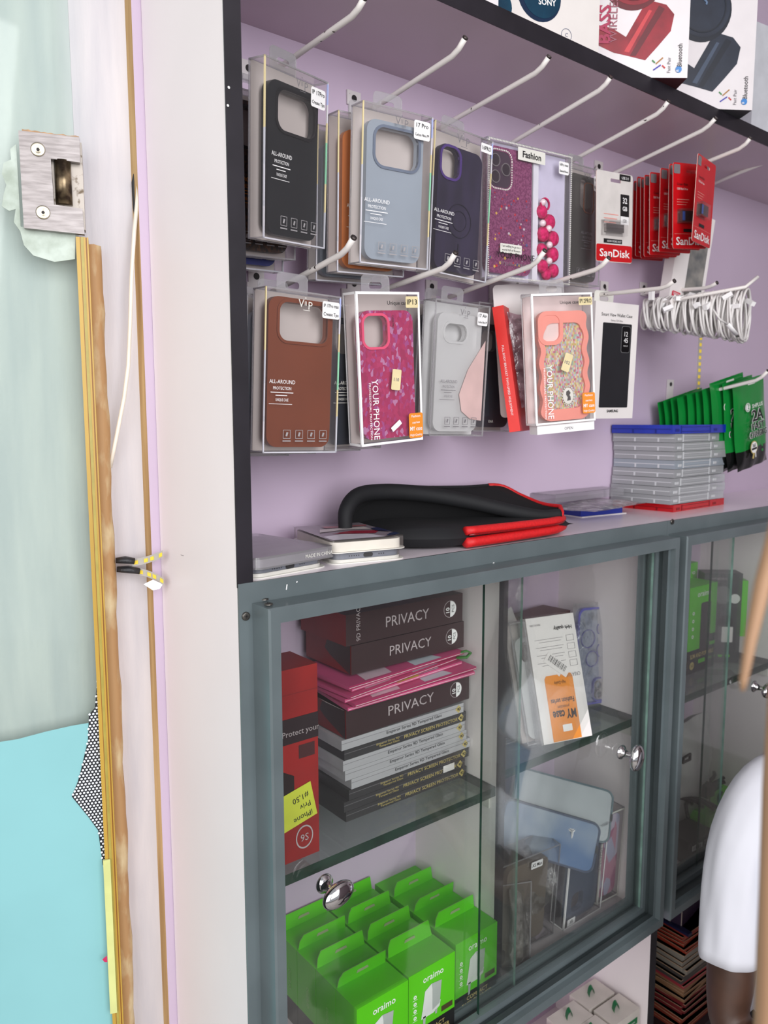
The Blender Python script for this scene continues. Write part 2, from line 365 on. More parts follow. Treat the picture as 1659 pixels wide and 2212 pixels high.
led_tail('led_strip_tail', 'lower led strip tail with black tape above a white sticker flap', (298, 1234, .02), (330, 1240, .03), (354, 1257, .045), (252, 1230, .022), (302, 1234, .022), 4)
b = MB(); b.prism([onW(*q, .04) for q in ((310, 1262), (330, 1252), (352, 1262), (345, 1272), (330, 1275))][::-1], -.0405, -.040, white); b.M = Matrix()
b.v = [tuple(WM @ Vector(p)) for p in b.v]; tag(b.build('adhesive_flap'), 'white peeled adhesive flap below the lower led strip tail', 'sticker')

# ================================================================== DISPLAY SHELVING
dis = thing('display_shelving', 'tall white laminate shelving with black edging against the lilac back board', 'shelving')
b = MB(); b.box(.366, .3805, YF, .8915, FL, 1.2, white_lam, {'+x': lilac_lam}); b.build('side_panel', dis)
b = MB(); e0 = onY(487, 0, YF).x
b.box(.3655, .3835, YF-.0016, YF-.0002, ZC-.004, 1.2, black_edge)
for q in ((494, 189), (492, 228)): c_ = onY(*q, YF-.0019); b.M = Matrix.Translation(c_); b.disc(0, 0, .0012, white); b.M = Matrix()
b.build('edge_banding', dis)
b = MB(); b.box(.3805, 3.2, YF, YB, ZU0, ZU1, mat('shelf_laminate', (196, 176, 188), .3, var=.03, scale=4)); us = b.build('upper_shelf', dis)
b = MB(); b.box(.3805, 3.2, YF-.0015, YF, ZU0, ZU1, black_edge); b.build('shelf_edge_band', us)
b = MB(); b.box(.3805, 3.2, YF, YBC, ZC-.016, ZC, top_lam); ct = b.build('counter_board', dis)
b = MB(); b.box(.3805, 3.2, YF-.0012, YF, ZC-.006, ZC, black_edge); b.build('counter_edge_band', ct)
b = MB(); b.box(3.185, 3.2, YF, YB, ZC, 1.2, white_lam); b.build('end_panel', dis)
# lower open compartment panels
b = MB(); b.box(1.146, 1.166, YF, YBC, FL, ZB, white_lam, {'-y': black_edge, '+x': mat('recess_shade_board', (52, 40, 44), .6)}); b.build('lower_divider', dis)
b = MB(); b.box(.3805, 1.146, YBC, YBC+.004, FL, ZB, lilac_lam); b.build('lower_back_panel', dis)
b = MB(); b.box(1.166, 3.2, YBC, YBC+.004, FL, ZB, mat('recess_shade_board', (52, 40, 44), .6)); b.build('lower_shaded_back', dis)  # shade of the right-hand recess is put into the dark board colour

# ================================================================== CABINETS
def sweep(b, x0, x1, z0, z1, prof, m, mm=None):
    """prof: list of (dl, dr, dt, db, y); a mitred rectangular frame"""
    vs = []
    for (dl, dr, dt, db, y) in prof: vs += [(x0+dl, y, z0+db), (x1-dr, y, z0+db), (x1-dr, y, z1-dt), (x0+dl, y, z1-dt)]
    for i in range(len(prof)-1):
        fs = [(4*i+k, 4*i+(k+1) % 4, 4*i+4+(k+1) % 4, 4*i+4+k) for k in range(4)]
        b.add([vs[j] for j in range(4*i, 4*i+8)], [tuple(j-4*i for j in f) for f in fs], (mm or {}).get(i, m))
def cabinet(label, x0, x1, fl, z1, z0, divs, panes, shelves, knobs):
    t = thing('display_cabinet', label, 'cabinet', group='glass fronted cabinets under the counter')
    L_, R_, T_, B_ = fl
    prof = [(0, 0, 0, -.012, YF-.0005), (0, 0, 0, -.012, YF-.003), (L_, R_, T_, 0, YF-.003), (L_, R_, T_, 0, YP+.002), (L_+.002, R_+.002, T_+.002, .002, YP),
            (L_+.013, R_+.013, T_+.016, .016, YP)]
    base = prof[-1]
    w = lambda l, r, tt, bb, y: (L_+.013+l, R_+.013+r, T_+.016+tt, .016+bb, y)
    prof += [w(0, 0, 0, 0, .672), w(.0, .006, .0, .006, .672), w(0, .006, 0, .006, .681), w(0, .002, 0, .002, .681), w(0, .002, 0, .002, .690), w(.0, .010, 0, .012, .690),
             w(0, .010, 0, .012, .700), w(0, .004, 0, .004, .700), w(0, .004, 0, .004, .712), w(0, .012, 0, .016, .712), w(0, .012, 0, .016, .722)]
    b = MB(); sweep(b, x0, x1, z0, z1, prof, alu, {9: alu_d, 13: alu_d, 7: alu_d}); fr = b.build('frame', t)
    for q in knobs['screws']:
        P, ax = q; bb = MB(); bb.M = Matrix.Translation(P) @ (Matrix.Rotation(R(-90), 4, 'X') if ax == 'z' else Matrix())
        bb.lathe([(.0046, 0), (.0044, -.0012), (.003, -.0016), (0, -.0016)], screwm, n=16); bb.box(-.0022, .0022, -.0018, -.0015, -.0004, .0004, holem); bb.box(-.0004, .0004, -.0018, -.0015, -.0022, .0022, holem); bb.build('screw', fr)
    xi0, xi1 = x0+.0145, x1-.004
    b = MB(); b.box(xi0, xi1, YBC-.003, YBC, z0, ZC-.017, lilac_lam); b.build('back_panel', t)
    b = MB(); b.box(xi0, xi1, .724, YBC-.003, z0-.008, z0+.012, mat('cabinet_bottom', (196, 188, 190), .5)); b.build('bottom_panel', t)
    for (a, c, mfront) in divs:
        b = MB(); b.box(a, c, .724, YBC-.003, z0+.012, ZC-.017, white_lam, {'-y': mfront}); b.build('divider_panel', t)
    for (a, c, y, kx) in panes:
        b = MB(); b.box(a, c, y, y+.004, z0+.020, z1-.030, glassm, {'-x': glass_edge, '+x': mat('glass_edge_light', (120, 150, 140), .15, var=.2)}); g = b.build('glass_pane', t)
        if kx:
            b = MB(); b.M = Matrix.Translation((kx[0], y, kx[1])) @ Matrix.Rotation(kx[2], 4, 'Y')
            b.lathe([(0, 0), (.0115, 0), (.0115, -.0015), (.008, -.004), (.0065, -.006), (.0048, -.012), (.0042, -.018), (.0055, -.022)], chrome, n=24)
            n_ = 14; vs = []
            pr = [(.0001, -.019)]+[(.0165*math.sin(math.pi*i/n_), -.0285+.0095*math.cos(math.pi*i/n_)) for i in range(1, n_)]+[(.0001, -.038)]
            bb = MB(); bb.M = b.M @ Matrix.Diagonal((.88, 1, 1.28, 1)); bb.lathe(pr, chrome, n=32); bb.v, k_ = bb.v, 0
            base_ = len(b.v); b.v += bb.v; mi = b.mi(chrome); b.f += [[base_+i for i in f] for f in bb.f]; b.m += [mi]*len(bb.f); b.sm += [True]*len(bb.f)
            b.build('knob', g)
    for (a, c, z, y0) in shelves:
        b = MB(); b.box(a, c, y0, YBC-.005, z-.0135, z, glass_shelf, {'-y': shelf_edge, '+x': shelf_edge, '-x': shelf_edge}); g = b.build('glass_shelf', t)
        for xx in ([c-.0005] if c < 2 else []):
            bb = MB(); bb.box(c-.002, c+.0008, .735, .760, z-.036, z-.014, offwhite)
            bb.M = Matrix.Translation((c-.0021, .742, z-.022)) @ Matrix.Rotation(R(90), 4, 'Z') @ Matrix.Rotation(R(180), 4, 'Z')
            bb.disc(0, 0, .003, greyp, y=-.0003); bb.M = Matrix.Translation((0, .011, 0)) @ bb.M; bb.disc(0, 0, .003, greyp, y=-.0003); bb.build('shelf_bracket', g)
    return t
k1 = onY(1332, 1622, .700); k2 = onY(693, 1902, .712)
cab1 = cabinet('grey framed glass cabinet holding screen protector boxes and green charger boxes', .366, 1.138, (.015, .015, .0215, 0), ZC, ZB,
    [(.776, .794, black_edge), (1.118, 1.136, black_edge)],
    [(.716, 1.098, .693, (k1.x+.002, k1.z, R(12))), (.392, .803, .705, (k2.x, k2.z, R(75)))],
    [(.384, .775, ZG, .724), (.796, 1.117, -.499, .726)],
    dict(screws=[(Vector(onY(531, 1331, YF-.0036)), 'y'), (Vector(onZ(571, 1297, -.1878))+Vector((0, 0, .001)), 'z'), (Vector(onZ(580, 1308, -.1878))+Vector((0, 0, .001)), 'z')]))
b = MB()
for (px, py, l, a) in ((619, 1268, .006, 80), (957, 1245, .006, 8), (641, 1227+30, .002, 20), (1066, 1216, .003, 0), (700, 1290, .002, 60)):
    P = onY(px, py, YF-.0034); b.M = Matrix.Translation(P) @ Matrix.Rotation(R(-a), 4, 'Y'); b.rounded(0, 0, l, .0014, .0006, scratch)
b.M = Matrix(); o = b.build('scratches', cab1)
k3 = onY(1634, 1484, .700)
cab2 = cabinet('second grey framed glass cabinet to the right holding green power bank boxes', 1.1385, 2.05, (.0045, .015, .0215, 0), ZC, ZB,
    [(1.140, 1.156, black_edge), (1.600, 1.618, black_edge)],
    [(1.30, 1.62, .705, (k3.x, k3.z, R(80))), (1.15, 1.35, .693, None), (1.60, 2.03, .693, None)],
    [(1.158, 1.598, -.497, .726)],
    dict(screws=[(Vector(onY(1452, 1127, YF-.0036)), 'y')]))
# ================================================================== WIRE HOOKS
def hook(pos, x, pix, platepx, zs):
    """x: plane of the arm; pix: pixels of the arm path (wall to tip)"""
    t = thing('display_hook', 'white display hook '+pos, 'hook', group='white wire display hooks on the lilac board')
    P = [onX(a, c, x) for a, c in pix]; d = (P[0]-P[1]).normalized()
    base = P[0]+(P[0]-P[1])*((YB-.004-P[0].y)/(P[0].y-P[1].y)); P[0] = base
    pl = onY(*platepx, YB-.002); b = MB()
    b.box(pl.x-.011, pl.x+.011, YB-.003, YB-.0008, pl.z-.009, pl.z+.009, platew); b.M = Matrix.Translation((pl.x, YB-.0032, pl.z)); b.disc(0, 0, .0042, holem); b.M = Matrix()
    b.box(min(x, pl.x)-.008, max(x, pl.x)+.008, YB-.004, YB-.0008, min(base.z, pl.z-.009)-.004, pl.z-.008, platew); b.build('mounting_plate', t)
    bend = P[-2]; full = [P[0]]+P[1:-2]+[bend+(P[-3]-bend).normalized()*.006, bend+(P[-1]-bend).normalized()*.006, P[-1]]
    b = MB(); b.tube(full, .0033, hookw, 10); b.build('wire_arm', t)
    b = MB(); e = (P[-1]-bend).normalized(); b.tube([P[-1]-e*.0020, P[-1]+e*.0003], .00335, mat('worn_metal_tip', (70, 62, 60), .4, metal=.5, var=.5, scale=300), 10); b.build('worn_tip', t)
    return t
H1 = [('first on the upper row, above the black case', .505, [(575, 163), (622, 133), (768, 30), (788, -6)], (536, 148)),
      ('second on the upper row, above the clear grey case', .650, [(790, 242), (835, 216), (985, 116), (1006, 80)], (764, 213)),
      ('third on the upper row, above the dark purple case', .790, [(930, 290), (975, 262), (1165, 153), (1187, 121)], (972, 300)),
      ('fourth on the upper row, above the glitter case pouch', .915, [(1080, 324), (1120, 300), (1303, 190), (1320, 165)], (1125, 330)),
      ('fifth on the upper row, above the smoky case', 1.05, [(1200, 368), (1238, 346), (1427, 242), (1445, 217)], (1240, 370)),
      ('sixth on the upper row, holding the white memory stick card', 1.175, [(1280, 405), (1320, 377), (1525, 278), (1547, 254)], (1293, 360)),
      ('seventh on the upper row, holding the red memory stick cards', 1.275, [(1390, 418), (1470, 373), (1605, 318), (1622, 297)], (1380, 405)),
      ('last on the upper row, at the right edge of the picture', 1.50, [(1541, 397), (1600, 372), (1700, 333), (1720, 318)], (1530, 400)),
      ('first on the lower row, above the brown case', .490, [(570, 640), (640, 603), (745, 545), (765, 512)], (553, 597)),
      ('second on the lower row, above the pink glitter case', .632, [(790, 644), (845, 620), (965, 577), (985, 545)], (764, 613)),
      ('third on the lower row, above the clear frosted case', .785, [(930, 660), (975, 640), (1155, 572), (1178, 540)], (932, 619)),
      ('fourth on the lower row, above the salmon pink case', .915, [(1100, 640), (1160, 621), (1295, 580), (1316, 556)], (1165, 605)),
      ('fifth on the lower row, above the wallet case carton', 1.075, [(1260, 640), (1330, 633), (1435, 622), (1458, 606)], (1305, 619)),
      ('sixth on the lower row, threaded through the white cable coils', 1.32, [(1270, 640), (1330, 637), (1530, 622), (1550, 610)], (1390, 621)),
      ('behind the green charger pouches above the case tower', 1.42, [(1470, 862), (1500, 855), (1640, 820), (1660, 800)], (1448, 830))]
for (l, x, px, pp) in H1: hook(l, x, px, pp, 0)
b = MB(); b.tube([onY(1400, 660, .80), onY(1500, 640, .72), onY(1610, 620, .655), onY(1637, 598, .645)], .0029, hookw, 10)
t = thing('display_hook', 'white display hook arm sticking out at the far end of the cable coils', 'hook', group='white wire display hooks on the lilac board'); b.build('wire_arm', t)

# ================================================================== CLEAR PHONE CASE BOXES
iconm = mat('soft_grey_print', (158, 154, 156), .5)
def icons(b, x, z, w, m, n=4, round_=False):
    for i in range(n):
        c = x+w*(i+.5)/n; s = w/n*.30
        if round_: b.ring(c, z, s, s*.86, -.0006, -.0004, m, 14)
        else: b.prism(rrect(c, z, 2*s, 2*s, .0003, 1), -.0006, -.0004, m, hole=rrect(c, z, 1.8*s, 1.8*s, .0003, 1))
        b.quad([(c-s*.35, -.0006, z-s*.4), (c+s*.1, -.0006, z-s*.5), (c+s*.4, -.0006, z+s*.4), (c-s*.1, -.0006, z+s*.5)], m)
        b.front(c-s*1.1, c+s*1.1, z-s*1.65, z-s*1.4, m, -.0005)
def all_around(b, x, z, w, m):
    b.text('ALL-AROUND', x, z, .0042, m, width=w); b.text('PROTECTION', x+w*.5, z-.0065, .0034, m, 'C', width=w*.7)
    b.front(x+w*.06, x+w*.94, z-.0098, z-.0090, m); b.front(x+w*.25, x+w*.7, z-.0128, z-.0121, m)
    b.text('UNIQUE CASE', x+w*.5, z-.0185, .003, m, 'C', width=w*.5); b.front(x, x+w*.9, z-.0218, z-.0213, m)
def viip(b, x, z, m, k=1.):
    b.text('V', x-.0055*k, z, .0085*k, m, 'C'); b.text('II', x, z+.002*k, .0048*k, m, 'C'); b.text('P', x+.0062*k, z-.0015*k, .0085*k, m, 'C')
    b.front(x-.0008*k, x+.0008*k, z+.0095*k, z+.0105*k, m); b.front(x-.003*k, x+.006*k, z-.003*k, z-.0025*k, m)
def sticker(t, x, z, w, h, lines, m=None, tm=None, rot=0, y=-.0009, name='price_sticker'):
    b = MB(); b.M = Matrix.Translation((x, y, z)) @ Matrix.Rotation(R(-rot), 4, 'Y'); b.rounded(0, 0, w, h, min(w, h)*.12, m or white, 0)
    n = len(lines)
    for i, (s, hh) in enumerate(lines):
        b.text(s, 0, h*(.5-(i+.5)/n)-hh*.45, hh, tm or blackp, 'C', y=-.0003, width=min(w*.86, hh*.62*len(s)), bold=.01)
    return b.build(name, t)
def box_shell(t, W_, H_, T_, m=clearp, edge=clear_e, holo=None, frame=None, x0=0, z0=0):
    b = MB(); e = .0002
    b.box(x0, x0+W_, 0, T_, z0-H_, z0, m); b.build('clear_box', t)
    b = MB(); k = .0011
    for x in (x0, x0+W_-k):
        for y in (0, T_-k): b.box(x-e, x+k+e, y-e, y+k+e, z0-H_, z0, holo if (holo and y == 0) else edge)
    for z in (z0-H_, z0-k):
        for y in (0, T_-k): b.box(x0, x0+W_, y-e, y+k+e, z-e, z+k+e, holo if (holo and y == 0 and z < z0-.01) else edge)
        for x in (x0, x0+W_-k): b.box(x-e, x+k+e, 0, T_, z-e, z+k+e, edge)
    if frame:
        f = frame; k = .0028
        b.prism([(x0, z0), (x0, z0-H_), (x0+W_, z0-H_), (x0+W_, z0)], -.0005, -.0003, f, hole=[(x0+k, z0-k), (x0+k, z0-H_+k), (x0+W_-k, z0-H_+k), (x0+W_-k, z0-k)])
        for (ya, yb, za, zb) in ((0, T_, z0-k, z0), (0, T_, z0-H_, z0-H_+k), (0, .0014, z0-H_, z0), (T_-.0014, T_, z0-H_, z0)): b.box(x0-.0005, x0-.0002, ya, yb, za, zb, f)
    b.build('box_edges', t)
def hang_tab(t, x, T_, w=.040, h=.020, m=None):
    b = MB(); o = rrect(x, h*.42, w, h*1.3, .006, 5); i = rrect(x, h*.45, w*.45, h*.36, .003, 5)
    b.prism(o, T_-.0012, T_-.0006, m or clear_e, hole=i); b.build('hang_tab', t)
def phone_case(t, W_, H_, cx, cz, w, h, mcase, hole, rim=None, rimw=.003, y=.005, d=.009, r=.0125, name='phone_case', inner=None, wavy=False):
    """hole = (x centre, z centre, w, h, r) in box coordinates"""
    b = MB()
    out = rrect(cx, cz, w, h, r, 9)
    hp = rrect(hole[0], hole[1], hole[2], hole[3], hole[4], 9)
    b.prism(out, y, y+d, mcase, hole=hp, smooth=False)
    o = b.build(name, t, bevel=.0018)
    if rim:
        b = MB(); b.prism(rrect(hole[0], hole[1], hole[2]+2*rimw, hole[3]+2*rimw, hole[4]+rimw, 9), y-.0014, y+.003, rim, hole=hp); b.build('camera_rim', o, bevel=.0005)
    return o
cs_black = mat('black_leather_case', (24, 27, 30), .34, var=.1, scale=40, bump=.05); cs_blackrim = mat('black_case_rim', (18, 19, 22), .3)
cs_grey = mat('blue_grey_case', (154, 163, 174), .32, var=.04, scale=12); cs_greyrim = mat('slate_case_rim', (112, 122, 140), .3)
cs_brown = mat('brown_leather_case', (118, 58, 32), .38, var=.06, scale=14, bump=.06)
cs_orange = mat('orange_case', (196, 112, 52), .4); cs_purple = mat('dark_purple_case', (52, 44, 70), .45, col2=(40, 34, 54), scale=26, stretch=(2, 1, .6)); cs_purplerim = mat('violet_rim', (84, 60, 128), .3)
frost = clear('frosted_case', (.95, .95, .95), gloss=.08, haze=.5, hazecol=(.93, .93, .93), rough=.2)
smoke = clear('smoky_case', (.42, .42, .40), gloss=.10, haze=.25, hazecol=(.25, .24, .22), rough=.2)
def std_box(label, loc, ypr, W_=.097, H_=.172, T_=.022, case=None, hole=None, rim=None, card=cardg, holo=None, texts=None, stick=None, tab=True, group='clear boxed phone cases on the wire hooks', cw=None, extra=None, frame=None, icon=True, tm=white):
    t = thing('phone_case_box', label, 'phone case', loc, ypr, group)
    b = MB(); b.box(.001, W_-.001, T_-.0024, T_-.0014, -H_+.001, -.001, card); b.build('backing_card', t)
    cw = cw or (.080, H_*.88)
    cx = W_*.5; cz = -H_+.006+cw[1]/2
    if hole: hx = (cx+hole[0], cz+cw[1]/2-hole[1], hole[2], hole[3], hole[4])
    if case: phone_case(t, W_, H_, cx, cz, cw[0], cw[1], case, hx, rim)
    box_shell(t, W_, H_, T_, holo=holo, frame=frame)
    if tab: hang_tab(t, W_*.5, T_)
    b = MB()
    if texts: texts(b)
    if b.v: b.build('printed_lettering', t)
    b = MB()
    if icon: icons(b, W_*.22, -H_+.020, W_*.66, greyp if tm is greyp else iconm)
    if b.v: b.build('printed_icons', t)
    if stick: sticker(t, *stick)
    if extra: extra(t)
    return t
G17 = (.004, .026, .058, .038, .011)
def tx(ax, az, aw, vx, m1, m2=None, k=1.):
    def f(b): all_around(b, ax, az, aw, m1); viip(b, vx, -.0165, m2 or greyp, k)
    return f
# upper row -----------------------------------------------------
std_box('black case in clear box, sticker reads IP 17Pro, leftmost of the upper row', (.4100, .7006, .3489), (15.8, 5.3, -3.2), .0961, .1687, .022, cs_black, G17, cs_blackrim, holo=rainbow,
        cw=(.076, .147), texts=tx(.010, -.088, .030, .054, white), stick=(.079, -.020, .023, .019, [('IP 17Pro', .0042), ('Crease Tpu', .0034)]))
def snake(t): pass
croc = cells('woven_brown_leather', [(44, 30, 24), (86, 56, 36), (30, 22, 20), (66, 44, 30)], (420, 420, 300), .5)
std_box('dark woven brown case box tucked behind the black boxed case beside the shelf edge', (.393, .760, .338), (6, 5, -3), .095, .165, .02, croc, G17, cs_blackrim, cw=(.08, .15), tab=True,
        texts=lambda b: all_around(b, .012, -.09, .032, orangep))
std_box('case box with dark blue lower edge, last behind the black boxed case', (.396, .792, .330), (4, 5, -2), .095, .165, .02, mat('navy_blue_card', (34, 48, 120), .4), G17, None, cw=(.08, .15), holo=rainbow)
std_box('pale blue grey case in clear box with rainbow edges, sticker reads 17 Pro', (.5365, .7108, .3400), (-3.8, 4.4, -1.0), .0957, .1680, .024, cs_grey, (.002, .027, .060, .040, .012), cs_greyrim, holo=rainbow,
        cw=(.078, .148), texts=tx(.004, -.102, .034, .052, white), stick=(.080, -.017, .023, .020, [('17 Pro', .0046), ('Carbon Fibre PP', .003)]))
std_box('orange case in clear box hanging directly behind the pale blue grey case', (.528, .745, .338), (-3, 5, -2), .0957, .172, .024, cs_orange, G17, None, holo=rainbow, cw=(.078, .150), texts=lambda b: all_around(b, .012, -.1, .03, offwhite))
std_box('grey clear case box furthest back on the second upper hook', (.527, .785, .334), (-3, 6, -2), .0957, .172, .022, cs_grey, G17, None, holo=rainbow, cw=(.078, .150))
def mag(t):
    b = MB(); m = mat('dark_embossed_line', (30, 26, 44), .4)
    b.ring(.052, -.108, .021, .0200, .0040, .0046, m, 30); b.ring(.052, -.108, .0125, .0118, .0040, .0046, m, 26); b.box(.0510, .0530, .0040, .0046, -.150, -.136, m); b.build('embossed_ring', t)
std_box('dark purple case with ring in clear box, sticker reads 16PRO', (.6669, .7391, .3569), (.6, .9, 2.3), .1011, .1774, .024, cs_purple, (-.018, .021, .031, .036, .011), cs_purplerim, holo=rainbow,
        cw=(.076, .151), texts=tx(.004, -.105, .034, .048, white, greyp, 1.25), stick=(.089, -.012, .020, .011, [('16PRO', .005)]), extra=mag)
def smk(t):
    b = MB(); b.prism(rrect(.054, -.044, .026, .045, .008, 6), .0036, .005, mat('copper_line', (150, 96, 70), .4), hole=rrect(.054, -.044, .0245, .0435, .0075, 6)); b.build('camera_outline', t)
std_box('smoky translucent case in clear box, sticker reads 15 Pro Max', (.9861, .7894, .3818), (1.8, 1.0, -1.6), .0818, .1758, .022, smoke, (.006, .026, .028, .045, .008), None,
        cw=(.074, .158), texts=lambda b: (viip(b, .042, -.016, greyp), all_around(b, .030, -.10, .030, greyp)), stick=(.069, -.022, .020, .022, [('15 Pro Max', .004), ('Rou Dun', .004)]), extra=smk, tm=greyp)
# lower row ------------------------------------------------------
std_box('brown leather look case in clear box, sticker reads IP 17Pro max', (.4182, .7212, .1345), (.9, 2.1, 1.3), .0955, .1715, .026, cs_brown, (.003, .025, .062, .040, .010), cs_brown, holo=rainbow,
        cw=(.082, .158), texts=tx(.006, -.098, .032, .049, white, offwhite), stick=(.082, -.016, .023, .018, [('IP 17Pro max', .0038), ('Crease Tpu', .0038)]))
std_box('grey clear case box directly behind the brown case box', (.415, .755, .131), (2, 3, 1), .0955, .171, .026, cs_grey, G17, None, cw=(.08, .15))
std_box('pale case box behind the brown case, closest to the side panel', (.399, .790, .128), (3, 2, 1), .0955, .171, .026, frost, G17, None, cw=(.08, .15))
glit = cells('pink_shell_flakes', [(176, 54, 98), (170, 50, 98), (182, 60, 106), (174, 56, 102), (166, 78, 138), (162, 50, 92), (188, 128, 168), (168, 60, 112), (178, 56, 100), (170, 52, 96)], (300, 300, 210), .22, .4)
pinkrim = mat('hot_pink_rim', (232, 84, 122), .35)
def orange_badge(t, x, z, w=.021, h=.030, inv=False):
    s = sticker(t, x, z, w, h, [('Fashion', .0030), ('series', .0030), ('MY case', .0050), ('High-Quality', .0026)], orangep, white, 180 if inv else 0, -.0011, 'orange_badge')
    return s
def yourphone(b, x, z, h, m, L_=.070, m2=None):
    b.text('YOUR PHONE', x, z, h, m, rot=-90, width=L_); b.text('PROFESSIONAL PROTECTION', x-.005, z-.004, .0028, m2 or m, rot=-90, width=L_*.94)
def ip13x(t):
    orange_badge(t, .079, -.156); sticker(t, .052, -.100, .013, .024, [('110', .004)], kraft, greyp, -8, -.001, 'paper_tag'); sticker(t, .050, -.154, .016, .006, [('', .002)], white, greyp, 35, -.001, 'paper_scrap')
    b = MB(); b.text('CASE.PRO', .0515, -.026, .0026, blackp, rot=-90, y=.0030); b.build('case_lettering', t)
std_box('pink glitter shell case in white edged box, sticker reads IP13', (.5321, .7215, .1400), (-3.8, 3.0, -4.5), .0895, .1745, .026, glit, (-.016, .0235, .033, .035, .009), pinkrim, cw=(.076, .148), frame=white,
        texts=lambda b: (b.text('Unique case', .058, -.0145, .0045, blackp, 'C', bold=.01), yourphone(b, .018, -.098, .0085, white)), stick=(.078, -.0115, .018, .013, [('IP13', .006)], kraft), extra=ip13x, icon=False, group='clear boxed phone cases on the wire hooks')
dkc = mat('dark_navy_case', (30, 36, 48), .35)
std_box('dark case box with crinkled wrap behind the pink glitter case', (.517, .748, .128), (4, 6, -1), .0895, .168, .026, dkc, (-.016, .024, .028, .034, .009), None, cw=(.076, .148), tab=False, texts=lambda b: all_around(b, .010, -.09, .03, offwhite), icon=False)
std_box('second dark case box furthest behind the pink glitter case', (.510, .785, .130), (2, 5, 0), .0895, .172, .026, dkc, (-.016, .024, .028, .034, .009), None, cw=(.076, .148), tab=False, icon=False)
def airx(t):
    b = MB(); b.quad([(.096, .0030, -.045), (.066, .0030, -.085), (.052, .0030, -.118), (.058, .0030, -.140), (.075, .0030, -.150), (.096, .0030, -.152)][::-1], mat('pale_pink_card', (222, 190, 186), .5)); b.build('pink_insert', t)
std_box('frosted clear case with pink insert in clear box, sticker reads 17 Air', (.6797, .7498, .1493), (.4, 2.6, 1.1), .0985, .1729, .024, frost, (-.008, .024, .040, .022, .0105), frost, cw=(.080, .152), card=mat('light_grey_card', (208, 208, 208), .5),
        texts=tx(.014, -.104, .030, .052, greyp), stick=(.084, -.018, .019, .017, [('17 Air', .0042), ('Carbon Fibre PP', .0026)]), extra=airx, tm=greyp)
std_box('grey case box with dark buttons hanging behind the frosted clear case', (.676, .778, .1500), (.4, 2.6, 1.1), .0985, .1729, .024, dkc, (-.008, .024, .040, .022, .0105), None, cw=(.080, .152))
std_box('dark grey case box between the frosted case and the red carton', (.822, .815, .165), (-2, 2, 1), .08, .185, .026, dkc, (-.012, .024, .03, .03, .009), None, cw=(.07, .15), tab=False, icon=False, texts=lambda b: b.text('EAR', .03, -.172, .004, offwhite))
# beaded salmon case
sal = mat('salmon_pink_case', (236, 150, 136), .38, var=.03)
def salmon(t):
    b = MB(); n = 90; W1, H1, cx, cz = .078, .150, .052, -.0985
    def wave(sc, off):
        pts = []
        r0 = rrect(cx, cz, W1*sc-off, H1-off*2, .014, 6); base = []
        for k in range(len(r0)):
            a, c_ = r0[k], r0[(k+1) % len(r0)]; m_ = 24 if k % 7 == 6 else 1
            base += [(a[0]+(c_[0]-a[0])*q/m_, a[1]+(c_[1]-a[1])*q/m_) for q in range(m_)]
        for i, (x, z) in enumerate(base):
            s = 1 if x > cx else -1
            if abs(x-cx) > W1*.35: x += s*.0020*math.sin(z*2*math.pi/.034)
            pts.append((x, z))
        return pts
    o = wave(1, 0); h = wave(1, .016); b.prism(o, .004, .012, sal, hole=h)
    c = b.build('phone_case', t, bevel=.0012)
    bead = cells('pastel_beads', [(206, 158, 168), (206, 190, 130), (184, 112, 128), (176, 188, 194), (196, 170, 112), (196, 140, 150), (212, 204, 176), (160, 176, 160)], (560, 1, 330), .25, .3, .25)
    b = MB(); b.prism(h, .0075, .0082, bead); b.build('bead_panel', c)
    b = MB(); b.prism(rrect(.031, -.046, .040, .046, .014, 9), .0030, .0078, sal, hole=rrect(.031, -.046, .029, .035, .010, 9)); b.build('camera_rim', c, bevel=.0008)
    b = MB(); b.prism(rrect(.031, -.046, .029, .035, .010, 6), .0060, .0064, mat('pale_window', (226, 204, 200), .5)); b.build('camera_window', c)
    b = MB(); b.M = Matrix.Translation((.057, .0065, -.140)); b.prism([(.0085*math.cos(2*math.pi*i/24), .0115*math.sin(2*math.pi*i/24)) for i in range(24)], -.0012, 0, offwhite)
    for i in range(20):
        a = 2*math.pi*i/20; bb = MB(); pr = [(.0012*math.sin(math.pi*k/5)+1e-5, .0012*math.cos(math.pi*k/5)) for k in range(6)]; bb.M = b.M @ Matrix.Translation((.0098*math.cos(a), -.001, .0132*math.sin(a))); bb.lathe(pr, white, 8)
        q = len(b.v); b.v += bb.v; k_ = b.mi(offwhite); b.f += [[q+j for j in f] for f in bb.f]; b.m += [k_]*len(bb.f); b.sm += [True]*len(bb.f)
    dk = mat('cameo_relief', (70, 66, 64), .5); b.quad([(-.002, -.0014, -.007), (.004, -.0014, -.006), (.0035, -.0014, -.001), (.002, -.0014, .001), (.004, -.0014, .004), (.001, -.0014, .008), (-.003, -.0014, .006), (-.0035, -.0014, .002), (-.001, -.0014, -.002)], dk)
    b.build('cameo', c)
    orange_badge(t, .0865, -.152, .021, .029)
    sticker(t, .053, -.094, .013, .025, [('102', .0045)], kraft, greyp, -22, -.001, 'paper_tag')
    b = MB(); b.box(.004, .098, .004, .0245, -.1905, -.1785, white, {'-y': white}); b.text('OPEN', .055, -.187, .004, greyp, 'C', y=.0035); b.build('open_flap', t)
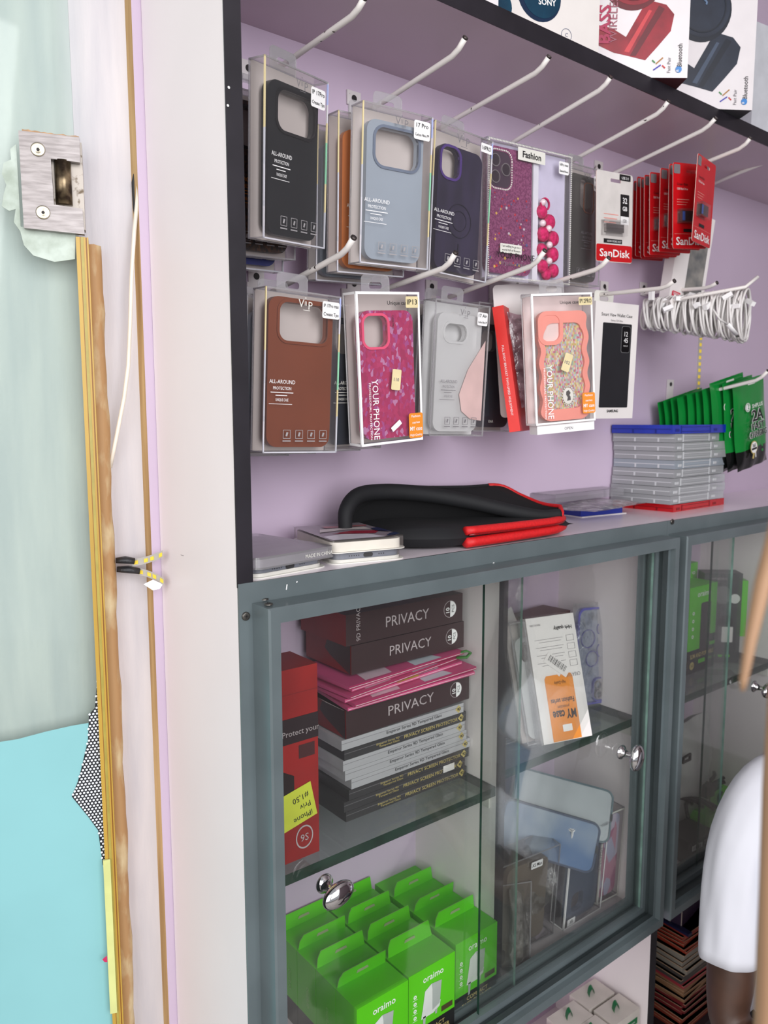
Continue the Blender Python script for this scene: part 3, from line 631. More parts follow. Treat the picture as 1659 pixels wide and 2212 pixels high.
std_box('salmon pink wavy case with pastel beads and cameo, sticker reads IP12PRO', (.8290, .7250, .1655), (-18, .5, -4.4), .0975, .1775, .026, None, None, None, frame=white, icon=False,
        card=mat('pale_pink_card2', (226, 208, 206), .5), texts=lambda b: (b.text('Unique case', .060, -.0145, .0045, blackp, 'C', bold=.01), yourphone(b, .020, -.096, .0095, white, .074)), stick=(.086, -.0115, .022, .011, [('IP12PRO', .0058)], kraft), extra=salmon)
# crinkled film hanging under the pink case
def crumple(w, d, h, m, n=14, amp=.006, seed=1, name='film_bag'):
    rnd = random.Random(seed); A = [(rnd.uniform(20, 90), rnd.uniform(20, 90), rnd.uniform(0, 6), rnd.uniform(.3, 1)) for _ in range(6)]
    b = MB()
    def nz(x, y): return sum(a[3]*math.sin(a[0]*x+a[2])*math.cos(a[1]*y+a[2]*2) for a in A)/2.2
    for sgn in (1, -1):
        b.grid(lambda u, v: ((u-.5)*w+amp*.5*nz(v, u*.2), sgn*(h/2*(1-abs(2*u-1)**3)*(1-abs(2*v-1)**3))+amp*nz(u*w*1.0+sgn, v*d), (v-.5)*d+amp*.5*nz(u*.3, v)), n, n, m)
    return b
# white wallet carton
w = thing('wallet_case_carton', 'white carton picturing a black flip wallet case, hung beside the cable coils', 'carton', (1.0315, .7697, .1799), (-5.3, 2.0, -.4))
b = MB(); b.box(0, .101, 0, .030, -.182, 0, cardw); b.build('carton', w, bevel=.0008)
b = MB(); b.text('Smart View Wallet Case', .050, -.0215, .0052, blackp, 'C', width=.072); b.text('Galaxy S24 Ultra', .050, -.029, .003, greyp, 'C'); b.text('SAMSUNG', .051, -.172, .0042, blackp, 'C', bold=.03)
b.rounded(.0525, -.098, .068, .133, .002, mat('wallet_picture_black', (34, 34, 38), .4), -.0003); b.build('printed_front', w)
b = MB(); b.rounded(.0730, -.056, .021, .042, .004, mat('window_picture', (120, 120, 122), .3), -.0006); b.rounded(.0730, -.056, .0195, .0405, .0035, mat('window_black', (12, 12, 14), .2), -.0009)
b.text('12', .073, -.051, .0075, white, 'C', y=-.0012); b.text('45', .073, -.061, .0075, white, 'C', y=-.0012); b.text('MON 27', .073, -.067, .002, white, 'C', y=-.0012); b.build('window_print', w)
hang_tab(w, .05, .03, .045, .020, offwhite)
# red carton + phone-shaped blister behind the salmon case
w = thing('red_carton', 'narrow red carton edge hanging askew left of the salmon pink case', 'carton', tuple(onY(1063, 664, .792)), (-60, 0, -9))
b = MB(); b.box(0, .016, 0, .085, -.178, 0, mat('bright_red_card', (226, 44, 38), .4)); b.text('FULL BODY BRACKET TWO-SPEED ADJUSTMENT', .006, -.055, .0032, white, rot=-90, width=.1); b.build('carton', w)
w = thing('blister_card', 'white blister card with a dark pouch, between the red carton and the salmon case', 'blister pack', tuple(onY(1064, 616, .806)), (-22, 0, -5))
b = MB(); b.prism(rrect(.055, -.095, .11, .19, .007, 5), 0, .001, cardw, hole=rrect(.058, -.018, .03, .006, .002, 5)); b.build('card', w)
b = MB(); b.box(.022, .08, -.012, -.001, -.150, -.050, mat('dark_brown_pouch', (48, 36, 34), .4)); b.build('pouch', w, bevel=.003)
b = crumple(.075, .135, .012, clear('pink_film', (.92, .80, .86), gloss=.2, haze=.25, hazecol=(.8, .6, .68), bump=1., scale=90, hazevar=True), seed=4); b.v = [(p[0]+.052, p[1]*.5-.016, p[2]-.110) for p in b.v]; b.build('film_wrap', w)
# glitter pouch ---------------------------------------------------
w = thing('fashion_case_pouch', 'clear zip pouch headed Fashion with purple glitter case and pink pompom strap', 'pouch', (.7783, .7600, .3672), (-4.1, .4, -1.0))
lil = mat('pale_lilac_card', (206, 200, 222), .5)
b = MB(); b.box(.001, .159, .012, .0128, -.179, -.001, lil); b.box(.088, .098, .004, .012, -.178, -.002, mat('white_pocket', (228, 226, 236), .4)); b.build('backing_card', w)
gl2 = mat('purple_glitter', (146, 80, 118), .35, col2=(116, 54, 92), scale=420, detail=1, lo=.42, hi=.6)
phone_case(w, .16, .18, .043, -.090, .084, .164, gl2, (.026, -.037, .038, .046, .010), None, y=.004, d=.007, r=.012)
b = MB(); b.prism(rrect(.026, -.037, .038, .046, .010, 6), .0045, .0055, mat('dark_camera_plate', (74, 58, 72), .25))
pr = mat('pearl_trim', (232, 224, 220), .2)
pe = rrect(.026, -.037, .042, .050, .012, 8); pe = [(a[0]+(c_[0]-a[0])*q/3, a[1]+(c_[1]-a[1])*q/3) for a, c_ in zip(pe, pe[1:]+pe[:1]) for q in range(3 if math.hypot(a[0]-c_[0], a[1]-c_[1]) < .006 else 1)]
pf = []
for (x, z) in [(a[0]+(c_[0]-a[0])*q/40, a[1]+(c_[1]-a[1])*q/40) for a, c_ in zip(pe, pe[1:]+pe[:1]) for q in range(40)]:
    if not pf or math.hypot(x-pf[-1][0], z-pf[-1][1]) > .0029: pf.append((x, z))
for i, (x, z) in enumerate(pf): b.M = Matrix.Translation((x, .0035, z)); b.lathe([(1e-5, -.0012), (.0011, -.0006), (.0013, 0)], pr, 6)
b.M = Matrix()
for (x, z) in ((.017, -.026), (.017, -.047), (.036, -.036)): b.ring(x, z, .0085, .0072, .0030, .0045, mat('lens_ring', (170, 160, 165), .2, metal=.6), 20); b.disc(x, z, .0072, mat('lens_dark', (60, 50, 58), .1), y=.0040)
b.build('camera_plate', w)
b = MB(); rr_ = random.Random(5); cols = [mat('charm_'+n_, c_, .3) for n_, c_ in (('blue', (90, 96, 140)), ('gold', (222, 176, 90)), ('red', (190, 40, 60)), ('silver', (200, 190, 200)))]
for i in range(70):
    x, z = rr_.uniform(.006, .080), rr_.uniform(-.166, -.066); b.disc(x, z, rr_.choice((.0008, .0010, .0016, .0022)), rr_.choice(cols), y=.0036, n=rr_.choice((4, 5, 6)))
b.build('charms', w)
b = MB(); b.rounded(.080, -.0125, .052, .0165, .001, offwhite, -.0006); b.text('Fashion', .080, -.0165, .0085, blackp, 'C', y=-.0010, bold=.02); b.text('YOUR PHONE', .052, -.152, .0085, blackp, 'C', y=-.0006, width=.072); b.text('STYLISH CREATIVE', .054, -.161, .004, greyp, 'C', y=-.0006, width=.062)
b.rounded(.043, -.139, .040, .012, .001, offwhite, -.0006); b.text('I am willing to go to a', .043, -.1375, .003, blackp, 'C', y=-.0009, width=.034); b.text('world full of flowers', .043, -.1425, .003, blackp, 'C', y=-.0009, width=.034); b.build('printed_lettering', w)
box_shell(w, .16, .18, .013)
b = MB()
for i in range(60): b.box(.002+i*.00265, .0032+i*.00265, -.0012, -.0004, -.1785, -.1765, offwhite); b.box(.002+i*.00265, .0032+i*.00265, -.0012, -.0004, -.0030, -.0010, offwhite)
for i in range(64): b.box(.0005, .0025, -.0012, -.0004, -.178+i*.00275, -.1767+i*.00275, offwhite); b.box(.1575, .1595, -.0012, -.0004, -.178+i*.00275, -.1767+i*.00275, offwhite)
b.build('stitched_border', w)
pom = mat('pink_pompom', (206, 44, 104), .9, col2=(166, 24, 74), scale=160, bump=1.); prl = mat('clear_bead', (220, 196, 204), .08, coat=.5)
for (x, z, rr) in ((.105, -.082, .010), (.120, -.094, .011), (.108, -.112, .011), (.128, -.116, .011), (.106, -.134, .010), (.128, -.138, .011), (.108, -.156, .010), (.130, -.160, .010), (.116, -.166, .009)):
    b = MB(); b.M = Matrix.Translation((x, .004, z)); pr_ = [(max(1e-5, rr*math.sin(math.pi*k/8)), .6*rr*math.cos(math.pi*k/8)) for k in range(9)]; b.lathe(pr_, pom, 14); b.build('pompom', w)
for (x, z) in ((.104, -.070), (.116, -.104), (.118, -.126), (.118, -.148), (.104, -.098)): b = MB(); b.M = Matrix.Translation((x, .001, z)); b.lathe([(max(1e-5, .005*math.sin(math.pi*k/8)), .005*math.cos(math.pi*k/8)) for k in range(9)], prl, 12); b.build('bead', w)
b = MB(); b.ring(.108, -.072, .009, .007, -.0005, .002, pom, 20); b.build('key_ring', w)
sticker(w, .143, -.019, .020, .017, [('16Pro max', .0035), ('Diamond flowers', .003)])
# memory sticks ---------------------------------------------------
def stick_card(label, loc, ypr, red=True, group=None):
    t = thing('memory_stick_card', label, 'memory stick', loc, ypr, group)
    m = redp if red else mat('grey_white_card', (214, 208, 204), .5)
    o = rrect(.045, -.066, .09, .132, .004, 4); h = rrect(.047, -.012, .026, .005, .002, 4)
    b = MB(); b.prism(o, 0, .0008, m, hole=h, side=mat('card_edge', (226, 190, 180), .6)); 
    if not red: b.rounded(.045, -.1185, .0895, .025, .003, redp, -.0002)
    b.build('card', t)
    b = MB()
    b.text('SanDisk', .046, -.124 if not red else -.126, .0115 if not red else .0125, white, 'C', width=.076, bold=.015)
    if red:
        b.rounded(.0100, -.0095, .016, .014, .002, greyp, -.0003); b.text('Cruzer Blade', .010, -.034, .0038, blackp); b.text('USB Flash Drive', .010, -.041, .0034, white, width=.028)
        for k in range(3): b.front(.010, .042-k*.004, -.056-k*.004, -.0552-k*.004, mat('pale_red_print', (226, 150, 140), .5))
        b.front(.004, .086, -.1090, -.1086, mat('pale_red_print', (226, 150, 140), .5)); b.rounded(.040, -.1035, .026, .005, .001, blackp, -.0004)
    else:
        b.rounded(.070, -.052, .022, .044, .001, blackp, -.0003); b.text('32', .070, -.043, .0085, white, 'C', bold=.02); b.text('GB', .070, -.054, .0065, white, 'C', bold=.02); b.rounded(.070, -.0685, .021, .012, .0005, white, -.0004); b.text('150', .070, -.0715, .005, blackp, 'C', bold=.02)
        b.rounded(.070, -.0055, .028, .009, .001, blackp, -.0003); b.text('USB 3.0', .070, -.0080, .004, white, 'C'); b.front(.018, .064, -.104, -.0975, blackp); b.text('NOW MORE FAST', .044, -.1025, .0032, white, 'C')
        for k in range(4): b.front(.018, .054-.003*k, -.062-k*.006, -.0608-k*.006, mat('pale_red_print', (226, 150, 140), .5))
    b.build('printed_lettering', t)
    b = MB()
    if red: b.box(.014, .046, -.0075, 0, -.090, -.074, mat('black_stick', (24, 20, 22), .15, coat=.6)); b.box(.015, .021, -.0079, -.0002, -.089, -.075, mat('blue_slider', (40, 84, 170), .25))
    else: b.box(.018, .062, -.005, 0, -.088, -.076, steel)
    b.build('memory_stick', t, bevel=.001)
    b = MB(); b.box(.011, .052 if red else .066, -.0095, 0, -.093, -.071, clearp); b.build('blister', t, bevel=.002)
    return t
stick_card('white and red memory stick card reading 32 GB, in front of the red cards', (1.0085, .7588, .3682), (-1.0, 1.3, -4.1), False)
rcp = [(1369, 390, .850), (1376, 381, .832), (1384, 383, .816), (1392, 377, .800), (1404, 371, .786), (1427, 362, .768), (1446, 353, .750), (1454, 350, .735)]
for i, (px, py, yy) in enumerate(rcp):
    l = ['rearmost red memory stick card on its hook', 'second red memory stick card from the wall', 'third red memory stick card from the wall', 'fourth red memory stick card from the wall', 'fifth red memory stick card from the wall', 'sixth red memory stick card from the wall', 'seventh red memory stick card from the wall', 'red memory stick card fully facing out with its black stick visible'][i]
    stick_card(l, tuple(onY(px, py, yy)), (-3+random.uniform(-2, 2), 2, -5+random.uniform(-1.5, 1.5)), group='red memory stick cards')
stick_card('frontmost red memory stick card turned nearly edge on', tuple(onY(1508, 330, .700)), (12, 2, -1), group='red memory stick cards')
# earphone carton hanging behind
w = thing('earphone_carton', 'white carton with a grey window and red DESIGN badge behind the red cards', 'carton', tuple(onY(1476, 440, .80)), (-6, 0, 10))
b = MB(); b.box(0, .095, 0, .022, -.19, 0, cardw); b.build('carton', w, bevel=.0008)
b = MB(); b.rounded(.062, -.098, .048, .150, .010, mat('grey_window', (96, 98, 100), .2, col2=(150, 146, 140), scale=24), -.0004); b.ring(.058, -.155, .006, .0045, -.002, -.0006, chrome, 16, 1.6); b.build('window', w)
sticker(w, .018, -.165, .024, .026, [('DESIGN', .0045), ('FOR', .0045), ('PROTECT', .0045)], mat('crimson_badge', (206, 36, 66), .4), white, 0, -.0005, 'red_badge')
# cable coils -----------------------------------------------------
cabm = mat('white_cable', (216, 212, 210), .35, var=.03)
rnd = random.Random(11)
for i in range(11):
    t = thing('cable_coil', 'white charging cable coil, '+['rearmost on the hook', 'second from the rear', 'third from the rear', 'fourth from the rear', 'fifth from the rear', 'just behind the middle of the bundle', 'middle of the bundle with a paper tag', 'fifth from the front', 'fourth from the front', 'second from the front with loosened loops', 'frontmost with a plug hanging down'][i], 'cable', group='white charging cable coils on one hook')
    s = i/10; px = 1400+s*205; c = onY(px, 657-6*s, .80-.135*s); rad = .023+.016*s; b = MB()
    for k in range(7):
        ya = c.y+rnd.uniform(-.006, .006); tl = rnd.uniform(-.5, .5); P = []
        for j in range(25):
            a = 2*math.pi*j/24; rr = rad*(1+.08*math.sin(2*a+k)+rnd.uniform(-.01, .01)); x = .012*tl*math.sin(a)+.0035*k-.004; u = rr*math.cos(a)
            P.append(Vector((c.x+.5*x+u*.62, ya+u*.12+.006*math.sin(a+k), c.z-.016-.006*s+rr*math.sin(a)*1.05)))
        b.tube(P, .0019, cabm, 6, cap=False)
    b.build('cable_loops', t)
    b = MB(); q = c+Vector((-.012+.01*math.sin(i*2), -.014, .012*math.cos(i*1.7)))
    b.M = Matrix.Translation(q) @ Matrix.Rotation(R(30*i), 4, 'X') @ Matrix.Rotation(R(20*i), 4, 'Y'); b.box(-.004, .004, -.0035, .0035, -.008, .008, white); b.build('plug', t, bevel=.001)
    if i in (2, 6, 9):
        b = MB(); b.M = Matrix.Translation(q+Vector((.01, -.004, .014))) @ Matrix.Rotation(R(25*i), 4, 'Y'); b.box(-.006, .006, 0, .0004, -.010, .010, cardw); b.build('paper_tag', t)
    if i == 10:
        P = [onY(1540, 668, .66), onY(1555, 690, .652), onY(1572, 700, .65)]; b = MB(); b.tube(P, .0017, cabm, 6); P2 = [onY(1572, 700, .65), onY(1590, 722, .648)]
        b.tube(P2, [.0042, .0042], white, 8, ell=.6); b.tube([onY(1589, 721, .6481), onY(1594, 727, .6478)], .003, steel, 8, ell=.5); b.build('hanging_plug', t)
# green pouches ---------------------------------------------------
gr = mat('green_foil_pouch', (18, 128, 52), .22, var=.12, scale=9, coat=.4, bump=.15); grd = mat('black_foil', (18, 20, 20), .18, coat=.5, bump=.4, scale=60)
def pouch(label, loc, ypr):
    t = thing('charger_pouch', label, 'pouch', loc, ypr, 'green fast charging pouches')
    b = MB(); Wp, Hp = .112, .170
    def f(u, v, s):
        x = u*Wp+.002*math.sin(v*9)*(1-u); z = -v*Hp; e = (1-abs(2*u-1)**4)*(1-abs(2*v-1.05)**6)
        return (x, s*.009*e*(.25+.75*v)+.0015*math.sin(u*17+v*11)*v, z)
    for s in (-1, 1):
        b.grid(lambda u, v: f(u, v*.78, s), 12, 14, gr); b.grid(lambda u, v: f(u, .78+v*.22, s), 12, 5, grd)
    b.build('foil_pouch', t)
    b = MB(); yy = -.0125
    for k, (s_, z, h, wd) in enumerate((('2A', -.080, .022, .040), ('FAST', -.096, .0125, .044), ('CHARGING', -.111, .0120, .060))):
        b.text(s_, .062, z, h, white, 'C', y=yy, width=wd*1.05, bold=.05); b.text(s_, .062, z, h, blackp, 'C', y=yy-.0005, width=wd, bold=.02)
    b.text('SHPLUS', .046, -.055, .0075, white, 'L', y=-.0115, width=.038, bold=.01); b.ring(.033, -.051, .0085, .0074, -.0105, -.0100, white, 20); b.disc(.033, -.051, .0060, white, y=-.0103, n=14)
    b.quad([(.031, -.0108, -.056), (.034, -.0108, -.050), (.032, -.0108, -.047), (.036, -.0108, -.046), (.035, -.0108, -.051), (.037, -.0108, -.056), (.034, -.0108, -.053)], gr)
    b.disc(.044, -.130, .0125, goldp, y=yy, n=24); b.disc(.044, -.130, .0108, white, y=yy-.0004, n=24); b.text('365', .044, -.129, .0062, blackp, 'C', y=yy-.0008, bold=.02); b.front(.035, .053, -.1345, -.1305, blackp, yy-.0007)
    b.quad([(.040, yy-.0002, -.140), (.046, yy-.0002, -.140), (.041, yy-.0002, -.152), (.036, yy-.0002, -.150)], goldp)
    b.quad([(.047, yy-.0002, -.140), (.050, yy-.0002, -.140), (.050, yy-.0002, -.150), (.047, yy-.0002, -.150)], white)
    for zz in (-.131, -.141): b.disc(.074, zz, .003, gr, y=yy)
    b.build('printed_front', t)
    b = MB(); b.M = Matrix.Translation((0, -.001, 0)); b.rounded(.064, -.0085, .026, .0065, .0015, mat('slot_light', (225, 225, 220), .6), -.0012); b.build('hang_slot', t); return t
pp = [(1581, 829, .752), (1560, 830, .764), (1532, 829, .776), (1516, 842, .787), (1502, 848, .798), (1483, 852, .809), (1462, 860, .820), (1448, 862, .832), (1432, 866, .845), (1420, 870, .857)]
for i, (px, py, yy) in enumerate(pp):
    pouch('green charger pouch reading 2A FAST CHARGING, '+['frontmost and cut by the picture edge', 'second from the front', 'third from the front', 'fourth from the front', 'fifth from the front', 'sixth from the front', 'seventh from the front', 'eighth from the front', 'ninth from the front', 'rearmost against the back board'][i],
          tuple(onY(px, py, yy)), (-2+2*math.sin(i*2), 0, -11 if i < 2 else -11-2*math.sin(i)))

# ================================================================== ON THE COUNTER
mg = mat('grey_case_side', (120, 124, 134), .3)
def blister(label, x, y, z, yaw, w, l, h, topm, kind):
    t = thing('blister_pack', label, 'blister pack', (x, y, z), (yaw, 0, 0), 'blister packed phone cases on the counter')
    def slab(bb, x0, x1, y0, y1, z0, z1, r, m):
        pts = rrect((x0+x1)/2, (y0+y1)/2, x1-x0, y1-y0, r, 6); n = len(pts)
        v = [(a, c, z0) for a, c in pts]+[(a, c, z1) for a, c in pts]
        bb.add(v, [tuple(reversed(range(n))), tuple(range(n, 2*n))], m); bb.add(v, [(i, (i+1) % n, n+(i+1) % n, n+i) for i in range(n)], m, True)
    if kind == 'tray':
        b = MB(); slab(b, -.003, w+.003, -.003, l, 0, .0010, .014, offwhite); slab(b, .001, w-.001, .001, l-.003, .001, .0045, .013, offwhite); b.build('white_tray', t)
        b = MB(); slab(b, .003, w-.003, .003, l-.005, .0046, h, .012, topm); c = b.build('phone_case', t)
        b = MB(); b.M = Matrix.Translation((w*.5, .0028, (h+.0046)/2)); b.prism(rrect(0, 0, .012, .0052, .0024, 4), -.0004, 0, blackp)
        for k in range(5): b.disc(-.024+k*.003, 0, .0007, blackp, y=-.0003, n=8)
        for k in range(3): b.disc(.014+k*.003, 0, .0007, blackp, y=-.0003, n=8)
        b.build('port_opening', c)
        b = MB(); slab(b, .0005, w-.0005, .0005, l-.002, .0012, h+.0012, .014, clearp); b.build('clear_lid', t)
    else:
        b = MB(); slab(b, .002, w-.002, .002, l-.003, .001, h-.003, .012, topm); b.build('phone_case', t, bevel=.001)
        b = MB(); slab(b, 0, w, 0, l-.002, .0006, h, .007, clear_e if kind == 'lid' else clearp); b.build('clear_lid', t)
        b = MB(); slab(b, -.002, w+.003, -.002, l-.001, 0, .0008, .013, offwhite if kind == 'print' else clear_e); b.build('flange', t)
    return t
blister('lower white tray blister pack of the left pair, beside the black edging', .390, .7075, ZC, 8, .100, .140, .0095, mg, 'tray')
b2 = blister('clear lidded pack reading MADE IN CHINA, upper of the left pair', .388, .700, ZC+.0110, 9, .112, .145, .0125, mat('grey_streaked_case', (126, 120, 130), .35, col2=(150, 144, 152), scale=14, stretch=(1, 3, 1)), 'lid')
b = MB(); b.text('MADE IN CHINA', .068, .0035, .0042, offwhite, 'L', y=-.0003, width=.040); b.build('embossed_lettering', b2)
blister('lower white tray blister pack of the right pair, beside the black sleeve', .500, .724, ZC, -12, .092, .125, .0115, mg, 'tray')
b2 = blister('printed blister pack with red, white and navy pattern, upper of the right pair', .497, .722, ZC+.0130, -12, .095, .130, .0150, mat('cream_case', (232, 226, 214), .4), 'print')
b = MB()
for P, c in (([(.0, .0, ), (.06, 0), (.085, .006), (.093, .02), (.093, .128), (0, .128)], (150, 138, 148)), ([(.003, .002), (.07, .002), (.06, .03), (.03, .04), (.002, .03)], (222, 216, 226)), ([(.02, .045), (.07, .03), (.085, .05), (.05, .06)], (160, 46, 66)), ([(.01, .06), (.05, .07), (.08, .062), (.08, .085), (.02, .085)], (216, 206, 204)), ([(.03, .09), (.085, .088), (.09, .10), (.03, .105)], (176, 110, 116)), ([(.078, .045), (.092, .03), (.092, .07), (.08, .065)], (46, 50, 88)), ([(.07, .001), (.083, .001), (.092, .008), (.092, .022), (.082, .016)], (40, 52, 84))):
    k = b.v and b.v[-1][2]+.00025 or .0153; b.quad([(x, y, k) for x, y in P], mat('case_pattern_%s' % ['a', 'b', 'c', 'd', 'e', 'f', 'g'][len(b.f)], c, .25))
b.build('case_pattern', b2)
# laptop sleeve
neo = mat('black_neoprene', (15, 16, 20), .75, var=.15, scale=30); neoin = mat('black_lining', (10, 10, 13), .85); redz = mat('red_zip_tape', (206, 26, 30), .55, var=.1, scale=300)
sl = thing('laptop_sleeve', 'black padded laptop sleeve with red zip, half folded on the counter', 'laptop sleeve', (.58, .704, ZC))
b = MB()   # lower flap: pillow-shaped slab
def lowf(u, v, s):
    x = .020+u*.306; y0 = .068*max(0, 1-u*3.0)**2-.001; yy = y0+v*(.145-y0-.02*u); e = max(0, 1-abs(2*u-1)**6)**.5*max(0, 1-abs(2*v-1)**6)**.5
    th = .0115+.003*(1-u)
    return (x, yy, .0150+s*th*e+(.003*math.sin(u*9)*(1-u)*e if s > 0 else 0))
for s_ in (-1, 1): b.grid(lambda u, v: lowf(u, v, s_), 34, 14, neo)
b.build('lower_flap', sl)
OS = Vector((.58, .704, ZC))
def smooth(pts, n):
    out = []; m_ = len(pts)-1
    for i in range(n+1):
        t_ = i/n*m_; k = min(int(t_), m_-1); f = t_-k; p0, p1, p2, p3 = pts[max(k-1, 0)], pts[k], pts[k+1], pts[min(k+2, m_)]
        out.append(.5*((2*p1)+(p2-p0)*f+(2*p0-5*p1+4*p2-p3)*f*f+(3*p1-p0-3*p2+p3)*f**3))
    return out
ridge = smooth([onY(*q)-OS for q in ((752, 1172, .790), (746, 1138, .795), (749, 1100, .800), (775, 1070, .808), (835, 1062, .812), (920, 1068, .800), (1010, 1083, .775), (1100, 1103, .745), (1165, 1114, .725), (1208, 1110, .715))], 48)
topb = smooth([onY(*q)-OS for q in ((756, 1168, .850), (752, 1120, .850), (768, 1075, .850), (835, 1052, .852), (930, 1053, .852), (1010, 1052, .850), (1078, 1049, .842), (1125, 1070, .815), (1170, 1088, .775), (1210, 1094, .735))], 48)
foot = [Vector((p.x+.012, p.y+.030, .004)) for p in ridge]; footb = [Vector((p.x, min(p.y, .150), .002)) for p in topb]
b = MB()
def between(A, B_, sag, v3):
    return lambda u, v: A[int(round(u*48))]*(1-v)+B_[int(round(u*48))]*v+Vector(v3)*sag*math.sin(math.pi*v)
b.grid(between(ridge, foot, .010, (0, 1, -.3)), 48, 8, neoin); b.build('inner_lining', sl, solid=.003)
b = MB(); b.grid(between(ridge, topb, .016, (0, 0, -1)), 48, 8, neoin); b.grid(between(topb, footb, .006, (0, 1, 0)), 48, 6, neo); uf = b.build('upper_flap', sl, solid=.003)
b = MB(); b.tube(ridge, [.0075+.0035*math.sin(i/48*math.pi) for i in range(49)], neo, 12); b.build('rolled_ridge', uf)
b = MB(); b.tube(topb, .0026, neo, 8); b.build('bound_edge', uf)
b = MB()
for k, zz in enumerate((.0235, .0085)):
    P = [Vector((.113+.205*i/16, .002-.003*math.sin(i/16*3.1)+.012*max(0, (i-12)/4)**2, zz+.002*(i/16)*(1 if k else -1))) for i in range(17)]+[Vector((.325, .035, zz)), Vector((.322, .07, zz))]
    b.tube(P, .0080 if k else .0066, redz, 10, ell=.85)
z1 = b.build('zip_tape', sl)
b = MB(); P = [Vector((.113+.203*i/16, -.0045-.003*math.sin(i/16*3.1)+.012*max(0, (i-12)/4)**2, .0190-.001*(i/16))) for i in range(17)]; b.tube(P, .0014, mat('zip_teeth', (150, 14, 20), .35, col2=(96, 8, 14), scale=900), 6); b.build('zip_teeth', z1)
b = MB(); P = topb[30:]; P = P+[P[-1]*.6+ridge[-1]*.4+Vector((.004, 0, -.002)), ridge[-1]+Vector((.006, 0, .002)), ridge[-1]+Vector((.004, 0, -.010))]; b.tube(P, .0032, redz, 8); b.build('edge_piping', sl)
# clear cases and blue carton
t = thing('clear_storage_case', 'flat clear plastic case on top of a bag between the sleeve and the tower', 'case', tuple(onZ(1200, 1077, ZC+.034)), (3, 0, 0))
b = MB(); b.box(0, .205, 0, .094, -.0075, .0050, clear('storage_plastic', (.93, .93, .94), gloss=.08, haze=.12, hazecol=(.8, .8, .82))); b.build('case_body', t, bevel=.002); b = MB(); b.box(.004, .200, .008, .088, .0052, .0058, clear_e); b.build('lid_panel', t)
t = thing('plastic_bag', 'crumpled clear plastic bag squeezed under the clear case', 'bag', tuple(onZ(1285, 1090, ZC+.0195)), (10, 0, 0))
b = crumple(.20, .10, .012, clear('milky_film', (.9, .9, .9), gloss=.15, haze=.35, hazecol=(.72, .70, .72), bump=.8, scale=70, hazevar=True), seed=8, amp=.002); b.v = [(p[0], p[2], p[1]) for p in b.v]; b.build('bag_film', t)
t = thing('blue_carton', 'thin blue and white carton lying under the plastic bag', 'carton', tuple(onZ(1219, 1113, ZC)), (-6, 0, 0))
b = MB(); b.box(0, .110, -.040, .02, 0, .0012, cardw); b.build('white_sheet', t); b = MB(); b.box(.001, .104, -.036, .02, .0013, .0115, mat('royal_blue_card', (36, 52, 150), .4)); b.build('carton_body', t)
# tower of disc cases
cc = clear('milky_case_plastic', (.88, .9, .92), gloss=.08, haze=.42, hazecol=(.72, .74, .76), rough=.2); ccb = clear('bluish_case_plastic', (.78, .88, .95), gloss=.08, haze=.45, hazecol=(.62, .70, .78), rough=.2)
ccl = clear('case_rib', (.9, .9, .92), gloss=.2, haze=.7, hazecol=(.84, .86, .88), rough=.2)
blu = mat('blue_case_plastic', (20, 50, 170), .2, var=.08, coat=.4); rd = mat('red_case_plastic', (186, 12, 20), .2, var=.08, coat=.4)
def disc_case(label, z, yaw, m, rib, dx=0, h=.0128, a=.192, c=.121):
    t = thing('disc_case', label, 'disc case', (1.240+dx, .755, z), (yaw, 0, 0), 'tower of disc cases')
    b = MB(); b.box(0, a, 0, c, 0, h, m); b.build('case_shell', t, bevel=.0018)
    if rib is ccl:
        b = MB(); b.box(.003, a-.003, .003, c-.003, h*.42, h*.58, clear('inner_tray', (.8, .82, .84), gloss=.1, haze=.6, hazecol=(.56, .57, .58))); b.build('inner_tray', t)
    b = MB(); b.box(.030, .132, -.0005, .0005, h*.2, h*.28, rib); b.box(.030, .132, -.0005, .0005, h*.72, h*.8, rib); b.box(.028, .031, -.0006, .0006, .001, h-.001, rib); b.box(.131, .134, -.0006, .0006, .001, h-.001, rib)
    b.box(.010, .022, -.0007, .0007, h*.25, h*.55, rib); b.box(.146, .158, -.0007, .0007, h*.25, h*.55, rib)
    for yy in (.03, .075): b.box(-.0006, .0006, yy, yy+.003, .001, h*.5, rib)
    b.box(-.0005, .0005, .002, c-.002, h*.48, h*.56, rib); b.build('moulded_ribs', t)
    return t
disc_case('glossy red disc case at the foot of the tower', ZC, 3, rd, mat('dark_red_groove', (130, 8, 14), .3), .010)
nm = ['clear disc case resting directly on the red one', 'second clear disc case above the red one', 'third clear disc case above the red one', 'fourth clear disc case, its black hub showing', 'bluish clear disc case in the middle of the tower', 'clear disc case just above the bluish one', 'clear disc case second below the blue top', 'clear disc case directly under the blue top']
dx = [0, -.002, .002, .008, .010, .008, .006, .007]; yw = [2, 1, 2, 4, 4, 3, 3, 5]
for i in range(8): 
    dd = disc_case(nm[i], ZC+.0140+i*.0155, yw[i], ccb if i == 4 else cc, ccl, dx[i], .0149)
    if i == 3: bb = MB(); bb.M = Matrix.Translation((.022, .0015, .007)); bb.rounded(0, 0, .026, .008, .003, mat('black_hub', (26, 26, 28), .4), -.0014); bb.build('black_hub', dd)
disc_case('glossy blue disc case crowning the tower', ZC+.0140+8*.0155, 2, blu, mat('dark_blue_groove', (14, 36, 130), .3), -.003, .0150)
